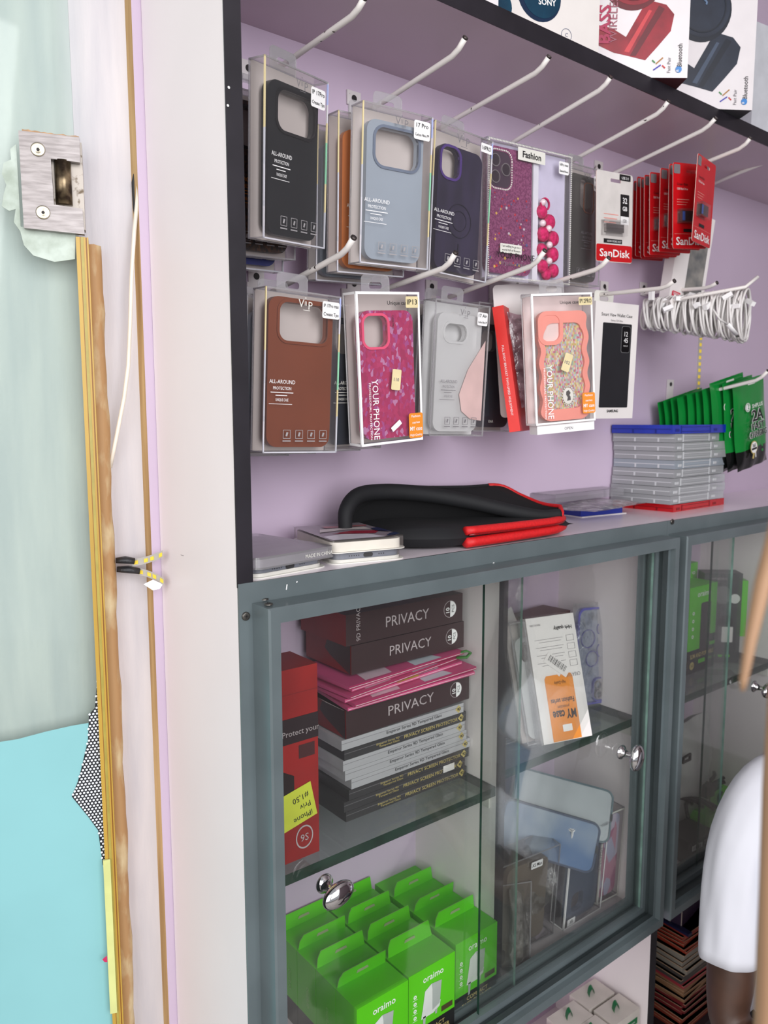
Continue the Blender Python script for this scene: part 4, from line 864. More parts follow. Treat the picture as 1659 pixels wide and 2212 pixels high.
# ================================================================== ON THE UPPER SHELF
def px_frame(ox, oy, k):                     # picture-of-the-box coordinates: metres from the lower right corner
    return lambda x, y: ((x-ox)/k, (oy-y)/k)
def hp_box(label, loc, yaw, w, h, d, m, side=None, group='headphone cartons on the upper shelf'):
    t = thing('headphone_carton', label, 'carton', loc, (yaw, 0, 0), group)
    b = MB(); b.box(-w, 0, 0, d, 0, h, m, {'-z': side or m}); b.build('carton', t, bevel=.0008); return t
hpw = mat('white_glossy_carton', (226, 220, 222), .25, var=.02)
def jbl(label, loc, yaw, ox, oy, k, base, dark, light, side, pts_shift=0, w=.135, wl=True):
    t = hp_box(label, loc, yaw, w, .24, .075, hpw, side); F = px_frame(ox, oy, k); b = MB()
    Q = lambda L, y: [(*(lambda p_: (p_[0], y, p_[1]))(F(a, c)),) for a, c in L]
    # headband and near cup
    band = [(1298, 70), (1325, 75), (1355, 92), (1385, 40), (1400, 22), (1435, 30), (1452, 48), (1446, 80), (1420, 110), (1396, 136), (1360, 128), (1330, 122), (1298, 108)]
    b.quad(Q([(a+pts_shift[0], c+pts_shift[1]) for a, c in band], -.0004)[::-1], base)
    b.quad(Q([(a+pts_shift[0], c+pts_shift[1]) for a, c in [(1364, 128), (1420, 32), (1432, 38), (1376, 128)]], -.0006)[::-1], dark)
    b.quad(Q([(a+pts_shift[0], c+pts_shift[1]) for a, c in [(1352, 120), (1400, 40), (1406, 42), (1362, 122)]], -.0006)[::-1], light)
    cx, cz = F(1365+pts_shift[0], -22+pts_shift[1]); b.disc(cx, cz, 64/k, dark, y=-.0007, n=36); b.disc(cx+.002, cz+.003, 58/k, base, y=-.0009, n=36); b.ring(cx+.002, cz+.003, 50/k, 47/k, -.0014, -.0010, dark, 36)
    b.build('printed_headphones', t)
    b = MB()
    def vt(s, x, y, hh, m, wd): u, z = F(x, y); b.text(s, u, z, hh/k, m, rot=90, y=-.0011, width=wd/k)
    if wl: vt('WIRELESS', 1336+pts_shift[0], 104+pts_shift[1], 17, mat('faded_print', tuple(int(v*.7+50) for v in (150, 60, 80)) if base is jr else (110, 112, 122), .5), 98)
    vt('Bluetooth', 1471+pts_shift[0], 148+pts_shift[1], 10, blackp, 44); vt('Fast Pair', 1448+pts_shift[0], 160+pts_shift[1], 7, greyp, 30)
    u, z = F(1465+pts_shift[0], 153+pts_shift[1]); b.disc(u, z, 6.5/k, mat('bluetooth_blue', (60, 130, 200), .4), y=-.0011); b.text('B', u, z-.002, .004, white, 'C', rot=90, y=-.0014)
    for (x0, y0, x1, y1, cc_) in ((1418, 143, 1432, 131, (170, 120, 60)), (1413, 155, 1428, 145, (60, 60, 170)), (1410, 136, 1416, 141, (70, 140, 80)), (1431, 146, 1437, 151, (200, 60, 60))):
        a = Vector(F(x0+pts_shift[0], y0+pts_shift[1])); c = Vector(F(x1+pts_shift[0], y1+pts_shift[1])); n_ = (c-a).normalized(); n_ = Vector((-n_.y, n_.x))*.0009
        b.quad([(q.x, -.0011, q.y) for q in (a-n_, c-n_, c+n_, a+n_)], mat('fast_mark_%s' % {170: 'tan', 60: 'violet', 70: 'green', 200: 'red'}[cc_[0]], cc_, .5))
    rnd = random.Random(2)
    for i in range(14):
        x, y = 1320+rnd.random()*60, 40+rnd.random()*50; u, z = F(x+pts_shift[0]+12, y+pts_shift[1]); 
    b.build('printed_lettering', t); return t
jr = mat('headphone_red', (160, 26, 44), .4, col2=(120, 20, 34), scale=30); jrd = mat('headphone_dark_red', (96, 18, 30), .4); jrl = mat('headphone_light_red', (196, 60, 66), .4)
jn = mat('headphone_navy', (38, 46, 62), .4, col2=(28, 34, 48), scale=30); jnd = mat('headphone_dark_navy', (22, 28, 40), .4); jnl = mat('headphone_light_navy', (66, 78, 98), .4)
a_ = jbl('white carton picturing red over-ear headphones, overhanging the upper shelf', (1.092, .667, ZU1), -37, 1484, 169, 1408, jr, jrd, jrl, mat('dark_red_base', (70, 22, 30), .5), (0, 0))
b = MB(); F = px_frame(1484, 169, 1408); u, z = F(1322, 105); b.text('BASS', u, z, 25/1408, mat('crimson_print', (170, 40, 80), .4), rot=90, y=-.0011, bold=.03); b.build('bass_lettering', a_)
a_ = jbl('white carton picturing navy over-ear headphones, right of the red one', (1.285, .668, ZU1), -33, 1630, 236, 1290, jn, jnd, jnl, mat('dark_grey_base', (60, 62, 66), .5), (146, 67), .135)
b = MB(); F = px_frame(1630, 236, 1290); u, z = F(1516, 35); b.text('JBL', u, z, .013, mat('steel_blue_print', (96, 120, 150), .4), 'L', rot=52, y=-.0017, bold=.03); b.build('logo_lettering', a_)
c0 = onY(1291, 120, .7035); t = hp_box('pale carton picturing teal headphones with small grey icons, left of the red one', (c0.x+.002, .7040, ZU1), -14, .185, .20, .1, mat('pale_grey_carton', (222, 216, 212), .3, var=.02))
b = MB(); F = px_frame(1293, 118, 1130); tl = mat('teal_cup', (18, 62, 84), .25, col2=(12, 44, 66), scale=20)
u, z = F(1182, 54); b.disc(u, z, .034, mat('deep_teal_rim', (16, 38, 66), .3), y=-.0004, n=32, ez=.95); b.disc(u+.003, z+.001, .030, tl, y=-.0007, n=32, ez=.95); u, z = F(1112, 82); b.disc(u, z, .020, tl, y=-.0004, n=24); b.build('printed_headphones', t)
b = MB(); u, z = F(1196, 62); b.text('SONY', u, z-.003, .0075, white, 'C', rot=6, y=-.0011, bold=.02)
for q in ((1186, 108), (1232, 100)): u, z = F(*q); b.ring(u, z, .0085, .0079, -.0006, -.0003, mat('slate_print', (110, 116, 136), .5), 20); b.text('C', u-.002, z-.002, .005, mat('slate_print', (110, 116, 136), .5), y=-.0006)
b.build('printed_lettering', t)
t = hp_box('white carton corner with orange 40H badge at the shelf top', (c0.x-.186, .712, ZU1), -12, .16, .20, .1, hpw); b = MB(); b.rounded(-.014, .052, .024, .060, .002, mat('orange_red_badge', (226, 84, 50), .4), -.0004); b.text('40', -.024, .052, .008, white, y=-.0008, bold=.02); b.build('orange_badge', t)
t = hp_box('grey white carton at the right picture edge behind the navy one', (1.56, .72, ZU1), -8, .14, .20, .1, mat('cool_white_carton', (206, 208, 214), .3)); b = MB(); b.front(-.14, 0, .012, .0135, greyp); b.build('printed_line', t)

# LED strip on the back board
t = thing('wall_led_strip', 'led strip with yellow chips running down the lilac back board', 'led strip'); c = onY(1512, 760, YB-.001)
b = MB(); b.box(c.x-.006, c.x+.006, YB-.0014, YB-.0002, ZC+.002, ZU0-.002, mat('led_tape', (186, 182, 176), .5)); b.build('tape', t)
for i in range(40): b = MB(); b.box(c.x-.0035, c.x+.0035, YB-.0024, YB-.0013, -.05+i*.013, -.0435+i*.013, emit('led_chip_yellow', (238, 206, 70), .25)); b.build('led_chip', t)

# ================================================================== LEFT CABINET, LEFT BAY
brn = mat('brown_privacy_card', (58, 40, 42), .35, var=.08, scale=10); rbr = mat('dark_red_card', (128, 26, 30), .4); slv = mat('silver_card', (184, 182, 186), .32, metal=.15, var=.1, scale=4, stretch=(1, 8, 8)); blk = mat('charcoal_card', (58, 56, 58), .35, var=.1, scale=8)
gy = mat('muted_silver_print', (176, 164, 166), .35)
def privacy(label, x0, x1, z0, h, y, roll=0, flap=0):
    t = thing('screen_protector_box', label, 'box', (x0, y, z0), (0, 0, roll), 'large brown screen protector boxes'); w = x1-x0
    b = MB(); b.box(0, w, 0, .105, 0, h, brn, {'-x': rbr}); b.build('box_body', t, bevel=.0006)
    b = MB(); b.text('PRIVACY', w*.50, h*.36, h*.36, gy, 'C', width=w*.37)
    b.disc(w*.88, h*.52, h*.30, gy, n=28); b.disc(w*.88, h*.52, h*.28, brn, y=-.0005, n=28); b.quad([(w*.88+h*.28*math.sin(math.pi*i/12), -.0007, h*.52+h*.28*math.cos(math.pi*i/12)) for i in range(13)][::-1], white)
    b.text('10', w*.88-h*.04, h*.40, h*.17, white, rot=90, y=-.0008, align='L', bold=.02); b.text('PCS', w*.88+h*.18, h*.40, h*.12, blackp, rot=90, y=-.0010); b.build('printed_lettering', t)
    if flap:
        b = MB(); b.quad([(-.0006, .002, h), (-.0006, .038, h*.55), (-.0006, .045, h*.98), (-.0006, .06, h)][::-1], cardw); b.build('torn_flap', t)
        b = MB(); b.quad([(-.0010, .001, .0), (-.0010, .001, h), (-.0010, .052, h*.97), (-.0010, .058, h*.62), (-.0010, .045, h*.42)][::-1], brn); b.build('side_flap', t)
    return t
zs = ZG
sl_m = [blk, blk, blk, slv, slv, slv, blk, slv]
sn = ['bottom charcoal boxed screen protector, lying on the glass shelf', 'second charcoal boxed screen protector from the bottom, with a white sticker', 'third charcoal boxed screen protector from the bottom', 'lowest silver boxed screen protector', 'middle silver boxed screen protector of three together', 'upper silver boxed screen protector of three together', 'lone charcoal boxed screen protector between silver ones', 'top silver boxed screen protector, right under the brown box']
off = [0, -.003, .005, .009, -.001, -.004, -.002, -.006]
for i in range(8):
    h = .0135; t = thing('slim_screen_protector_box', sn[i], 'box', (.553+off[i], .776, zs+i*.0139+.0002), (0, 0, 0), 'slim screen protector boxes stacked on the glass shelf')
    w = .216-abs(off[i])*.3; b = MB(); b.box(0, w, 0, .100, 0, h, sl_m[i]); b.build('box_body', t, bevel=.0005)
    b = MB(); dk = sl_m[i] is blk; m_ = goldp if dk else blackp
    b.front(0, w, h*.62, h*.66, greyp, -.0002)
    if dk: b.text('PRIVACY SCREEN PROTECTOR', w*.92, h*.28, h*.36, m_, 'R', width=w*.46); b.text('Emperor Series 9D', w*.42, h*.48, h*.2, m_, 'R', width=w*.18); b.text('Tempered Glass', w*.42, h*.2, h*.2, m_, 'R', width=w*.16)
    else: b.text('Emperor Series 9D Tempered Glass', w*.80, h*.28, h*.32, m_, 'R', width=w*.46)
    b.quad([(w*.955-h*.5, -.0004, h*.5), (w*.955, -.0004, 0.06*h), (w*.955+h*.35, -.0004, h*.5), (w*.955, -.0004, h*.94)], goldp); b.text('9D', w*.955, h*.35, h*.3, blackp, 'C', y=-.0008, bold=.02)
    if i == 1: b.front(w*.80, w*.90, h*.2, h*.95, cardw, -.0006)
    b.build('printed_lettering', t)
privacy('brown PRIVACY box lowest of three, under the pink envelopes', .553, .770, zs+8*.0139+.001, .0375, .774, -1, 1)
zp = zs+8*.0139+.0425
pk = mat('pink_envelope', (204, 78, 128), .45, var=.1, scale=12); pkd = mat('magenta_envelope', (160, 34, 84), .45)
pn = ['lowest pink envelope over the brown box', 'second pink envelope from the bottom', 'pink envelope with a yellow tag sticking out', 'pink envelope just above the yellow tag', 'second pink envelope from the top', 'topmost pink envelope with a pale patch']
for i in range(6):
    t = thing('pink_envelope', pn[i], 'envelope', (.547+.006*math.sin(i*2), .758+.004*math.cos(i*3), zp+i*.0060+.0005), ((-4, -1, 2, 6, 5, 3)[i], 2-1.2*i*.2, -2.2+.25*i), 'pink envelopes between the brown boxes')
    b = MB(); b.box(0, .208, 0, .105, 0, .0042, pk, {'-y': pkd if i % 2 else pk}); b.box(.001, .207, -.0005, 0, .0016, .0021, cardw); b.build('envelope_body', t)
    b = MB(); b.quad([(.03, .004, .0045), (.075, .004, .0045), (.085, .045, .0045), (.04, .045, .0045)], mat('pale_pink_print', (222, 190, 204), .5)); b.quad([(.115, .002, .0045), (.165, .002, .0045), (.155, .04, .0045), (.12, .04, .0045)], mat('pale_blue_print', (206, 210, 220), .5)); b.build('printed_panel', t)
    if i == 2: b = MB(); b.quad([(.085, -.002, .0047), (.125, -.002, .0047), (.120, .018, .0047), (.090, .018, .0047)], mat('yellow_note', (200, 206, 60), .6)); b.build('yellow_tag', t)
t = thing('green_leaf_cord', 'green cord loops poking out right of the pink envelopes', 'cord', tuple(onY(1008, 1412, .762)))
b = MB(); gl_ = mat('green_cord', (60, 120, 50), .5); b.tube([Vector((-.012, .01, 0)), Vector((0, 0, .004)), Vector((.008, 0, .0)), Vector((.002, .002, -.006)), Vector((-.010, .01, -.006))], .0032, gl_, 8, ell=.5); b.build('cord_loop', t)
privacy('brown PRIVACY box in the middle, with a small price label', .563, .760, zp+.0400, .0375, .776, 0, 1)
bx = privacy('topmost brown PRIVACY box, partly hidden by the cabinet frame', .555, .757, zp+.0785, .040, .776, 0, 0)
b = MB(); b.text('9D PRIVACY', .022, .004, .0065, gy, rot=90); b.build('small_logo', bx)
# red box with note
x1 = .489; t = thing('red_screen_protector_box', 'tall worn red box with a yellow handwritten note, left end of glass shelf', 'box', (.400, .742, zs))
rw = mat('worn_red_card', (166, 36, 34), .4, col2=(130, 26, 26), scale=8); hh = onY(681, 1433, .742).z-zs
b = MB(); b.box(0, .089, 0, .060, 0, hh, rw); b.build('box_body', t, bevel=.001)
b = MB(); b.box(0, .0892, -.0006, .0602, hh*.62, hh*.75, mat('dark_brown_band', (44, 30, 34), .4)); b.text('Protect your', .040, hh*.66, .007, gy, 'L', rot=0, y=-.0009); b.quad([(.055, -.0006, .105), (.055, -.0006, .075), (.010, -.0006, .09), (.020, -.0006, .125)], mat('black_phone_print', (38, 24, 26), .4))
b.front(.062, .084, hh*.53, hh*.60, mat('dark_slot_print', (70, 30, 32), .5)); b.ring(.068, .026, .012, .0105, -.0009, -.0005, gy, 24, 1.2); b.text('9S', .0625, .021, .009, gy, y=-.0009)
b.front(.0, .089, hh-.03, hh-.0292, mat('fold_line', (120, 24, 26), .5)); b.build('printed_panel', t)
b = MB(); b.M = Matrix.Translation((.058, -.0012, .066)) @ Matrix.Rotation(R(-12), 4, 'Y'); b.front(-.03, .024, -.022, .022, mat('yellow_note', (200, 206, 60), .6), 0)
for k, s_ in enumerate(('iPhone', 'Priv', '#1,50')): b.text(s_, .018, -.012+k*.012, .007, blackp, 'L', rot=180, y=-.0004)
b.build('sticky_note', t)
# green charger boxes
og = mat('lime_green_card', (88, 196, 12), .38, var=.05, scale=10); ogd = mat('olive_inner_card', (150, 160, 120), .6); obk = mat('black_gloss_card', (22, 22, 22), .3)
chg = mat('charger_print_white', (214, 216, 212), .5); chs = mat('charger_print_shade', (168, 174, 170), .5)
def oraimo_box(label, x, y, z, w=.082, d=.0445, h=.117, flap=True, full=True, yaw=0, sidetext=True):
    t = thing('charger_box', label, 'box', (x, y, z), (yaw, 0, 0), 'green charger boxes on the cabinet floor')
    b = MB(); b.box(0, w, 0, d, h*.30, h, og); b.box(0, w, 0, d, 0, h*.30, obk); b.build('box_body', t, bevel=.0008)
    if flap:
        b = MB(); r_ = random.Random(label); tl = r_.uniform(-.004, .006)
        v0 = [(.002, d, h), (w-.002, d, h), (w-.004, d+tl, h+.020), (.010, d+tl, h+.020), (.004, d+tl*.5, h+.012)]
        b.quad(v0, og); b.quad([(a, c+.0008, e) for a, c, e in reversed(v0)], ogd); b.quad([(w*.38, d+tl*.4-.0006, h+.008), (w*.62, d+tl*.4-.0006, h+.008), (w*.60, d+tl*.4-.0006, h+.012), (w*.40, d+tl*.4-.0006, h+.012)], ogd); b.build('hang_flap', t)
    if full:
        b = MB(); b.text('oraimo', w*.52, h*.83, .0095, white, 'C', width=w*.44, bold=.01)
        for k in range(4): b.ring(w*.13, h*(.72-.085*k), .0026, .0012, -.0006, -.0003, white, 12); b.front(w*.08, w*.18, h*(.685-.085*k), h*(.680-.085*k), white)
        b.front(w*.70, w*.95, h*.345, h*.41, mat('brown_badge', (70, 56, 26), .5), -.0004); b.text('COMPACT', w*.52, h*.20, .006, goldp, 'C', width=w*.5); b.text('FAST CHARGER', w*.52, h*.13, .006, goldp, 'C', width=w*.72); b.text('TYPE-C', w*.70, h*.04, .006, og, 'C', width=w*.25); b.front(w*.3, w*.52, h*.04, h*.085, og, -.0004)
        b.build('printed_lettering', t)
        b = MB(); b.quad([(w*.28, -.0005, h*.46), (w*.34, -.0005, h*.72), (w*.48, -.0005, h*.77), (w*.70, -.0005, h*.75), (w*.66, -.0005, h*.48), (w*.52, -.0005, h*.42)], chg); b.quad([(w*.48, -.0007, h*.77), (w*.70, -.0007, h*.75), (w*.66, -.0007, h*.48), (w*.50, -.0007, h*.44), (w*.50, -.0007, h*.70)], chs)
        b.quad([(w*.26, -.0006, h*.40), (w*.28, -.0006, h*.49), (w*.68, -.0006, h*.51), (w*.66, -.0006, h*.44), (w*.52, -.0006, h*.40)], chg); b.quad([(w*.30, -.0006, h*.26), (w*.30, -.0006, h*.42), (w*.36, -.0006, h*.42), (w*.34, -.0006, h*.27)], chs); b.quad([(w*.56, -.0006, h*.37), (w*.56, -.0006, h*.42), (w*.61, -.0006, h*.42), (w*.60, -.0006, h*.37)], chs); b.build('printed_charger', t)
    if sidetext:
        b = MB(); b.M = Matrix.Rotation(R(-90), 4, 'Z'); b.text('oraimo', -d*.35, h*.42, .009, mat('pale_green_print', (150, 214, 110), .5), rot=90, width=.030); b.build('side_lettering', t)
    return t
cols = [(.517, .706, 'left'), (.602, .7085, 'middle'), (.693, .7165, 'right')]; rows = ['front', 'second', 'third', 'rear']
for (x, y, nm_) in cols:
    for r_i, rn in enumerate(rows): oraimo_box('green charger box, %s column, %s row on the cabinet floor' % (nm_, rn), x, y+r_i*.0458, ZB+.0122, full=(r_i == 0), sidetext=(nm_ == 'left'))
# ================================================================== LEFT CABINET, RIGHT BAY
zr = -.499
t = thing('my_case_carton', 'white carton standing upside down with an orange MY case panel', 'carton', (.8744, .7625, -.2990), (-18.4, -16, -1.9)); W_, H_ = .083, .184
b = MB(); b.box(0, W_, 0, .016, -H_, 0, cardw); b.box(-.0035, -.0005, .002, .018, -H_-.001, -.003, clear_e); b.build('carton', t, bevel=.0006)
b = MB(); b.prism([(W_*.20, -H_*.995), (W_*.78, -H_*.995), (W_*.78, -H_*.50), (W_*.74, -H_*.475), (W_*.55, -H_*.475), (W_*.51, -H_*.495), (W_*.47, -H_*.475), (W_*.24, -H_*.475), (W_*.20, -H_*.50)], -.0005, -.0003, orangep)
b.text('MY case', W_*.74, -H_*.76, .013, blackp, rot=180, width=W_*.48, y=-.0009, bold=.03); b.text('protection', W_*.62, -H_*.72, .005, blackp, rot=180, y=-.0009, width=W_*.24); b.text('Fashion series', W_*.74, -H_*.665, .0075, blackp, rot=180, y=-.0009, width=W_*.48, bold=.02); b.text('High-Quality', W_*.62, -H_*.53, .0045, blackp, rot=180, y=-.0009, width=W_*.24)
b.rounded(W_*.52, -H_*.90, .016, .010, .0005, white, -.0009); b.build('orange_panel', t)
b = MB(); b.text('High quality', W_*.92, -.0175, .0055, blackp, rot=180, bold=.03, width=W_*.38); b.text('MADE IN CHINA', W_*.28, -.0100, .003, greyp, rot=180, width=W_*.22)
b.text('CREATIVE', W_*.95, -.0880, .0055, greyp, rot=180, width=W_*.3)
for k in range(4): b.front(W_*.12, W_*.70, -.034-.0115*k, -.0334-.0115*k, greyp); b.front(W_*.2, W_*.66, -.038-.0115*k, -.0374-.0115*k, greyp); b.prism(rrect(W_*.85, -.036-.0125*k, .013, .009, .0005, 1), -.0006, -.0004, greyp, hole=rrect(W_*.85, -.036-.0125*k, .0122, .0082, .0005, 1))
b.build('printed_lettering', t)
b = MB(); b.M = Matrix.Translation((W_*.50, -.0010, -.073)) @ Matrix.Rotation(R(40), 4, 'Y'); b.front(-.022, .022, -.0085, .0085, cardw, 0)
xx = -.017
for wd_ in (1, .6, 1.4, .5, 1, .7, 1.5, .6, .9, 1.2, .5, .8, 1.3, .6, 1, .7): b.front(xx, xx+.0009*wd_, -.003, .0065, blackp, -.0003); xx += .0021
b.build('barcode_sticker', t)
std_box('clear case box leaning behind the white MY case carton', (.853, .775, -.305), (-16, -14, -3), .085, .18, .02, frost, (-.015, .022, .026, .03, .008), None, tab=False, icon=False, cw=(.072, .15), group='loose case boxes in the right bay')
std_box('dark case box at the far left of the right bay upper shelf', (.826, .795, -.315), (-12, -8, -4), .085, .175, .02, dkc, (-.015, .022, .026, .03, .008), None, tab=False, icon=False, cw=(.072, .15), group='loose case boxes in the right bay')
t = thing('white_carton', 'plain white carton lying behind the MY case carton', 'carton', (.90, .815, zr), (-6, 0, 0)); b = MB(); b.box(0, .125, 0, .07, 0, .158, cardw); b.build('carton', t, bevel=.001)
t = thing('brown_wallet', 'dark red brown wallet lying on top of the white carton', 'wallet', (.968, .820, zr+.1585), (6, 0, 0)); b = MB(); b.box(0, .10, 0, .055, 0, .012, mat('red_brown_leather', (78, 34, 32), .4, bump=.2), None); b.build('wallet_body', t, bevel=.004)
t = thing('crumpled_paper', 'crumpled paper and film on the carton beside the brown wallet', 'paper', (.915, .835, zr+.166)); b = MB(); b.quad([(-.03, 0, -.007), (.02, -.01, -.007), (.008, .0, .032), (-.02, .01, .012)], cardw); b.quad([(.02, -.01, -.007), (.03, .02, -.007), (.008, 0, .032)], cardw); b.build('paper_fold', t)
t = thing('bagged_phone_case', 'clear purple phone case in a shiny wrapper with printed rings', 'phone case', (1.064, .812, -.317), (-8, -3.8, 4.5), None); W_, H_ = .100, .166; t.scale = (1.12, 1, 1.08)
pu = mat('purple_frame', (92, 88, 170), .25); b = MB(); b.prism(rrect(.05, -.083, .088, .156, .014, 9), .004, .012, pu, hole=rrect(.05, -.083, .081, .149, .011, 9)); fr_ = b.build('case_frame', t, bevel=.001)
b = MB(); b.prism(rrect(.05, -.083, .081, .149, .011, 6), .008, .0088, mat('smoky_back_panel', (78, 82, 100), .15, coat=.5, col2=(150, 156, 176), scale=26, lo=.52, hi=.62)); b.build('case_back', t)
b = MB()
for (x, z, ro) in ((.060, -.040, .012), (.062, -.075, .013), (.030, -.055, .015), (.070, -.100, .009), (.040, -.088, .013)): b.ring(x, z, ro, ro-.0012, .0055, .0075, pu, 24)
b.prism(rrect(.062, -.138, .040, .038, .010, 7), .003, .008, pu, hole=rrect(.062, -.138, .037, .035, .009, 7))
for (x, z) in ((.053, -.131), (.053, -.146), (.071, -.129), (.071, -.146)): b.ring(x, z, .0068, .0052, .002, .006, mat('lens_ring', (170, 160, 165), .2, metal=.6), 20)
b.build('ring_pattern', fr_)
b = crumple(.108, .172, .014, film, seed=12, amp=.0012, n=26); b.v = [(p[0]+.05, p[1]+.006, p[2]-.083) for p in b.v]; b.build('film_wrapper', t)
# lower heap
zf = ZB+.0125
t = std_box('clear white edged case box standing in front, small XR label at its foot', (.9690, .7375, -.6560), (-.6, 3.7, .6), .098, .178, .028, mat('dark_blue_grey_case', (66, 78, 96), .35), (-.012, .12, .03, .034, .009), None, tab=False, icon=False, cw=(.078, .15), frame=white, card=clearp, group='loose case boxes in the right bay',
    texts=lambda b: yourphone(b, .078, -.018, .010, greyp, .085), stick=(.018, -.168, .020, .012, [('XR', .007)]))
orange_badge(t, .028, -.032, .024, .030, True)
b = MB(); b.box(.001, .097, .001, .027, .0002, .0012, white); b.M = Matrix.Rotation(R(-90), 4, 'X'); b.text('OPEN', .060, -.016, .006, greyp, 'C', rot=180, y=-.0015); b.build('open_flap', t)
std_box('pink and lilac case box at the right end of the heap', (1.062, .745, -.665), (-4, 3, 0), .054, .165, .030, cells('pink_lilac_marble', [(206, 150, 170), (214, 204, 222), (176, 110, 140), (190, 190, 214)], (60, 60, 25), .3), (-.008, .02, .018, .03, .006), None, tab=False, icon=False, cw=(.046, .15), frame=offwhite, group='loose case boxes in the right bay')
std_box('wide clear case box with an XS Max label, left of the XR box', (.822, .755, -.672), (-6, 4, 0), .125, .16, .04, mat('brown_grey_case', (112, 102, 92), .4), (-.02, .1, .03, .034, .009), None, tab=False, icon=False, cw=(.085, .14), card=clearp, stick=(.075, -.018, .024, .012, [('XS Max', .006)]), group='loose case boxes in the right bay')
def loose_case(label, loc, ypr, m, m2, w=.078, l=.155):
    t = thing('loose_phone_case', label, 'phone case', loc, ypr, 'loose phone cases on the heap'); b = MB()
    b.prism(rrect(0, 0, w, l, .014, 8), 0, .011, m, hole=rrect(0, 0, w-.006, l-.006, .011, 8)); b.build('case_frame', t, bevel=.001)
    b = MB(); b.prism(rrect(0, 0, w-.005, l-.005, .011, 8), .001, .0022, m2); b.build('case_back', t)
    b = MB(); b.rounded(0, -l*.5+.001, .012, .004, .0015, blackp, -.0003); b.M = Matrix.Translation((0, 0, -l/2)) @ Matrix.Rotation(R(90), 4, 'X'); b.build('port_opening', t); return t
loose_case('frosted clear phone case with a dark teal rim on top of the heap', tuple(onY(1215, 1738, .775)), (28, -68, -52), mat('teal_rim', (38, 72, 82), .3), mat('frosted_white_back', (150, 156, 160), .3, var=.1, scale=14), .085, .165)
loose_case('dark blue phone case with openings, lying left below the teal rimmed one', tuple(onY(1185, 1805, .765)), (10, -60, -68), mat('deep_blue_rim', (30, 48, 78), .3), mat('steel_blue_back', (60, 96, 140), .3, col2=(150, 160, 170), scale=9))
loose_case('dark phone case with rounded rim at the back of the heap', tuple(onY(1290, 1800, .815)), (-10, -50, 60), dkc, mat('grey_brown_back', (110, 104, 100), .35))
t = thing('cardboard_sleeve', 'brown card sleeve with slanted white print at the left of the heap', 'sleeve', tuple(onY(1112, 1720, .835)), (10, -30, 14)); b = MB(); b.box(0, .11, 0, .004, -.075, 0, mat('dark_brown_sleeve', (74, 56, 52), .5)); b.text('CIVIAO-ISIAH', .01, -.035, .016, greyp, width=.09); b.build('sleeve_card', t)
for i, (px, py, yy, w_, d_, lab) in enumerate([(1340, 1745, .84, .10, .07, 'crinkled clear bag at the back right of the heap'), (1280, 1700, .85, .10, .06, 'crinkled clear bag below the shelf end at the back'), (1170, 1880, .785, .13, .10, 'large crinkled clear bag in the middle of the heap'), (1120, 1990, .76, .10, .12, 'large crinkled clear bag at the lower left of the heap'), (1350, 1850, .80, .08, .10, 'crinkled clear bag behind the pink case box')]):
    t = thing('film_bag', lab, 'bag', tuple(onY(px, py, yy)), (10*i, -30+8*i, 5*i), 'crinkled clear bags in the heap'); b = crumple(w_, d_, .03, clear('brownish_film', (.86, .84, .80), gloss=.14, haze=.32, hazecol=(.50, .47, .44), bump=1., scale=60, hazevar=True), seed=20+i, amp=.006, n=18); b.build('bag_film', t)
std_box('grey cased box lying at the bottom left of the heap', (.800, .765, -.70), (-10, -12, 10), .09, .125, .03, mat('olive_grey_case', (96, 90, 80), .4), (-.01, .1, .02, .02, .006), None, tab=False, icon=False, cw=(.07, .115), group='loose case boxes in the right bay')
std_box('case box standing at the back wall of the heap', (.93, .84, -.66), (4, 6, 3), .11, .17, .03, mat('slate_case', (84, 92, 104), .4), (-.01, .1, .02, .02, .006), None, tab=False, icon=False, cw=(.09, .15), group='loose case boxes in the right bay')

# ================================================================== RIGHT CABINET
t = thing('power_bank_box', 'green and black power bank box reading SLIM AND PORTABLE', 'box', (1.371, .785, -.497)); w, d, h = .100, .052, .172
b = MB(); b.box(0, w, 0, d, h*.27, h, og); b.box(0, w, 0, d, 0, h*.27, obk); b.build('box_body', t, bevel=.001)
b = MB(); b.quad([(.002, d, h), (w-.002, d, h), (w-.004, d+.004, h+.022), (.004, d+.004, h+.022)], og); b.build('hang_flap', t)
b = MB(); b.text('oraimo', w*.52, h*.88, .011, white, 'C', width=w*.50, bold=.01)
for k in range(4): b.ring(w*.15, h*(.70-.09*k), .0036, .0018, -.0006, -.0003, white, 12)
b.text('SLIM AND PORTABLE', w*.52, h*.175, .0085, goldp, 'C', width=w*.86, bold=.02); b.rounded(w*.52, h*.12, w*.24, .008, .001, og, -.0004); b.disc(w*.17, h*.09, .008, goldp, n=20); b.text('365', w*.17, h*.08, .005, obk, 'C', y=-.0008); b.text('20000', w*.80, h*.105, .006, og, 'C'); b.build('printed_lettering', t)
b = MB(); b.prism(rrect(w*.60, h*.52, w*.36, h*.56, .004, 4), -.0006, -.0003, mat('power_bank_print', (52, 52, 52), .3)); b.front(w*.72, w*.78, h*.25, h*.79, obk, -.0008); b.rounded(w*.88, h*.36, w*.22, .016, .001, obk, -.0010); b.build('printed_power_bank', t)
t = thing('charger_box_upright', 'green box with a tall flap standing behind the power bank box', 'box', (1.42, .845, -.497)); b = MB(); b.box(0, .08, 0, .03, 0, .20, og); b.text('oraimo', .045, .176, .010, white, 'C', width=.05, bold=.01); b.build('box_body', t, bevel=.001)
t = thing('headset_box', 'dark grey box with a bright green side beside the power bank box', 'box', (1.470, .812, -.497), (-42, 0, 0)); w, d, h = .075, .040, .185
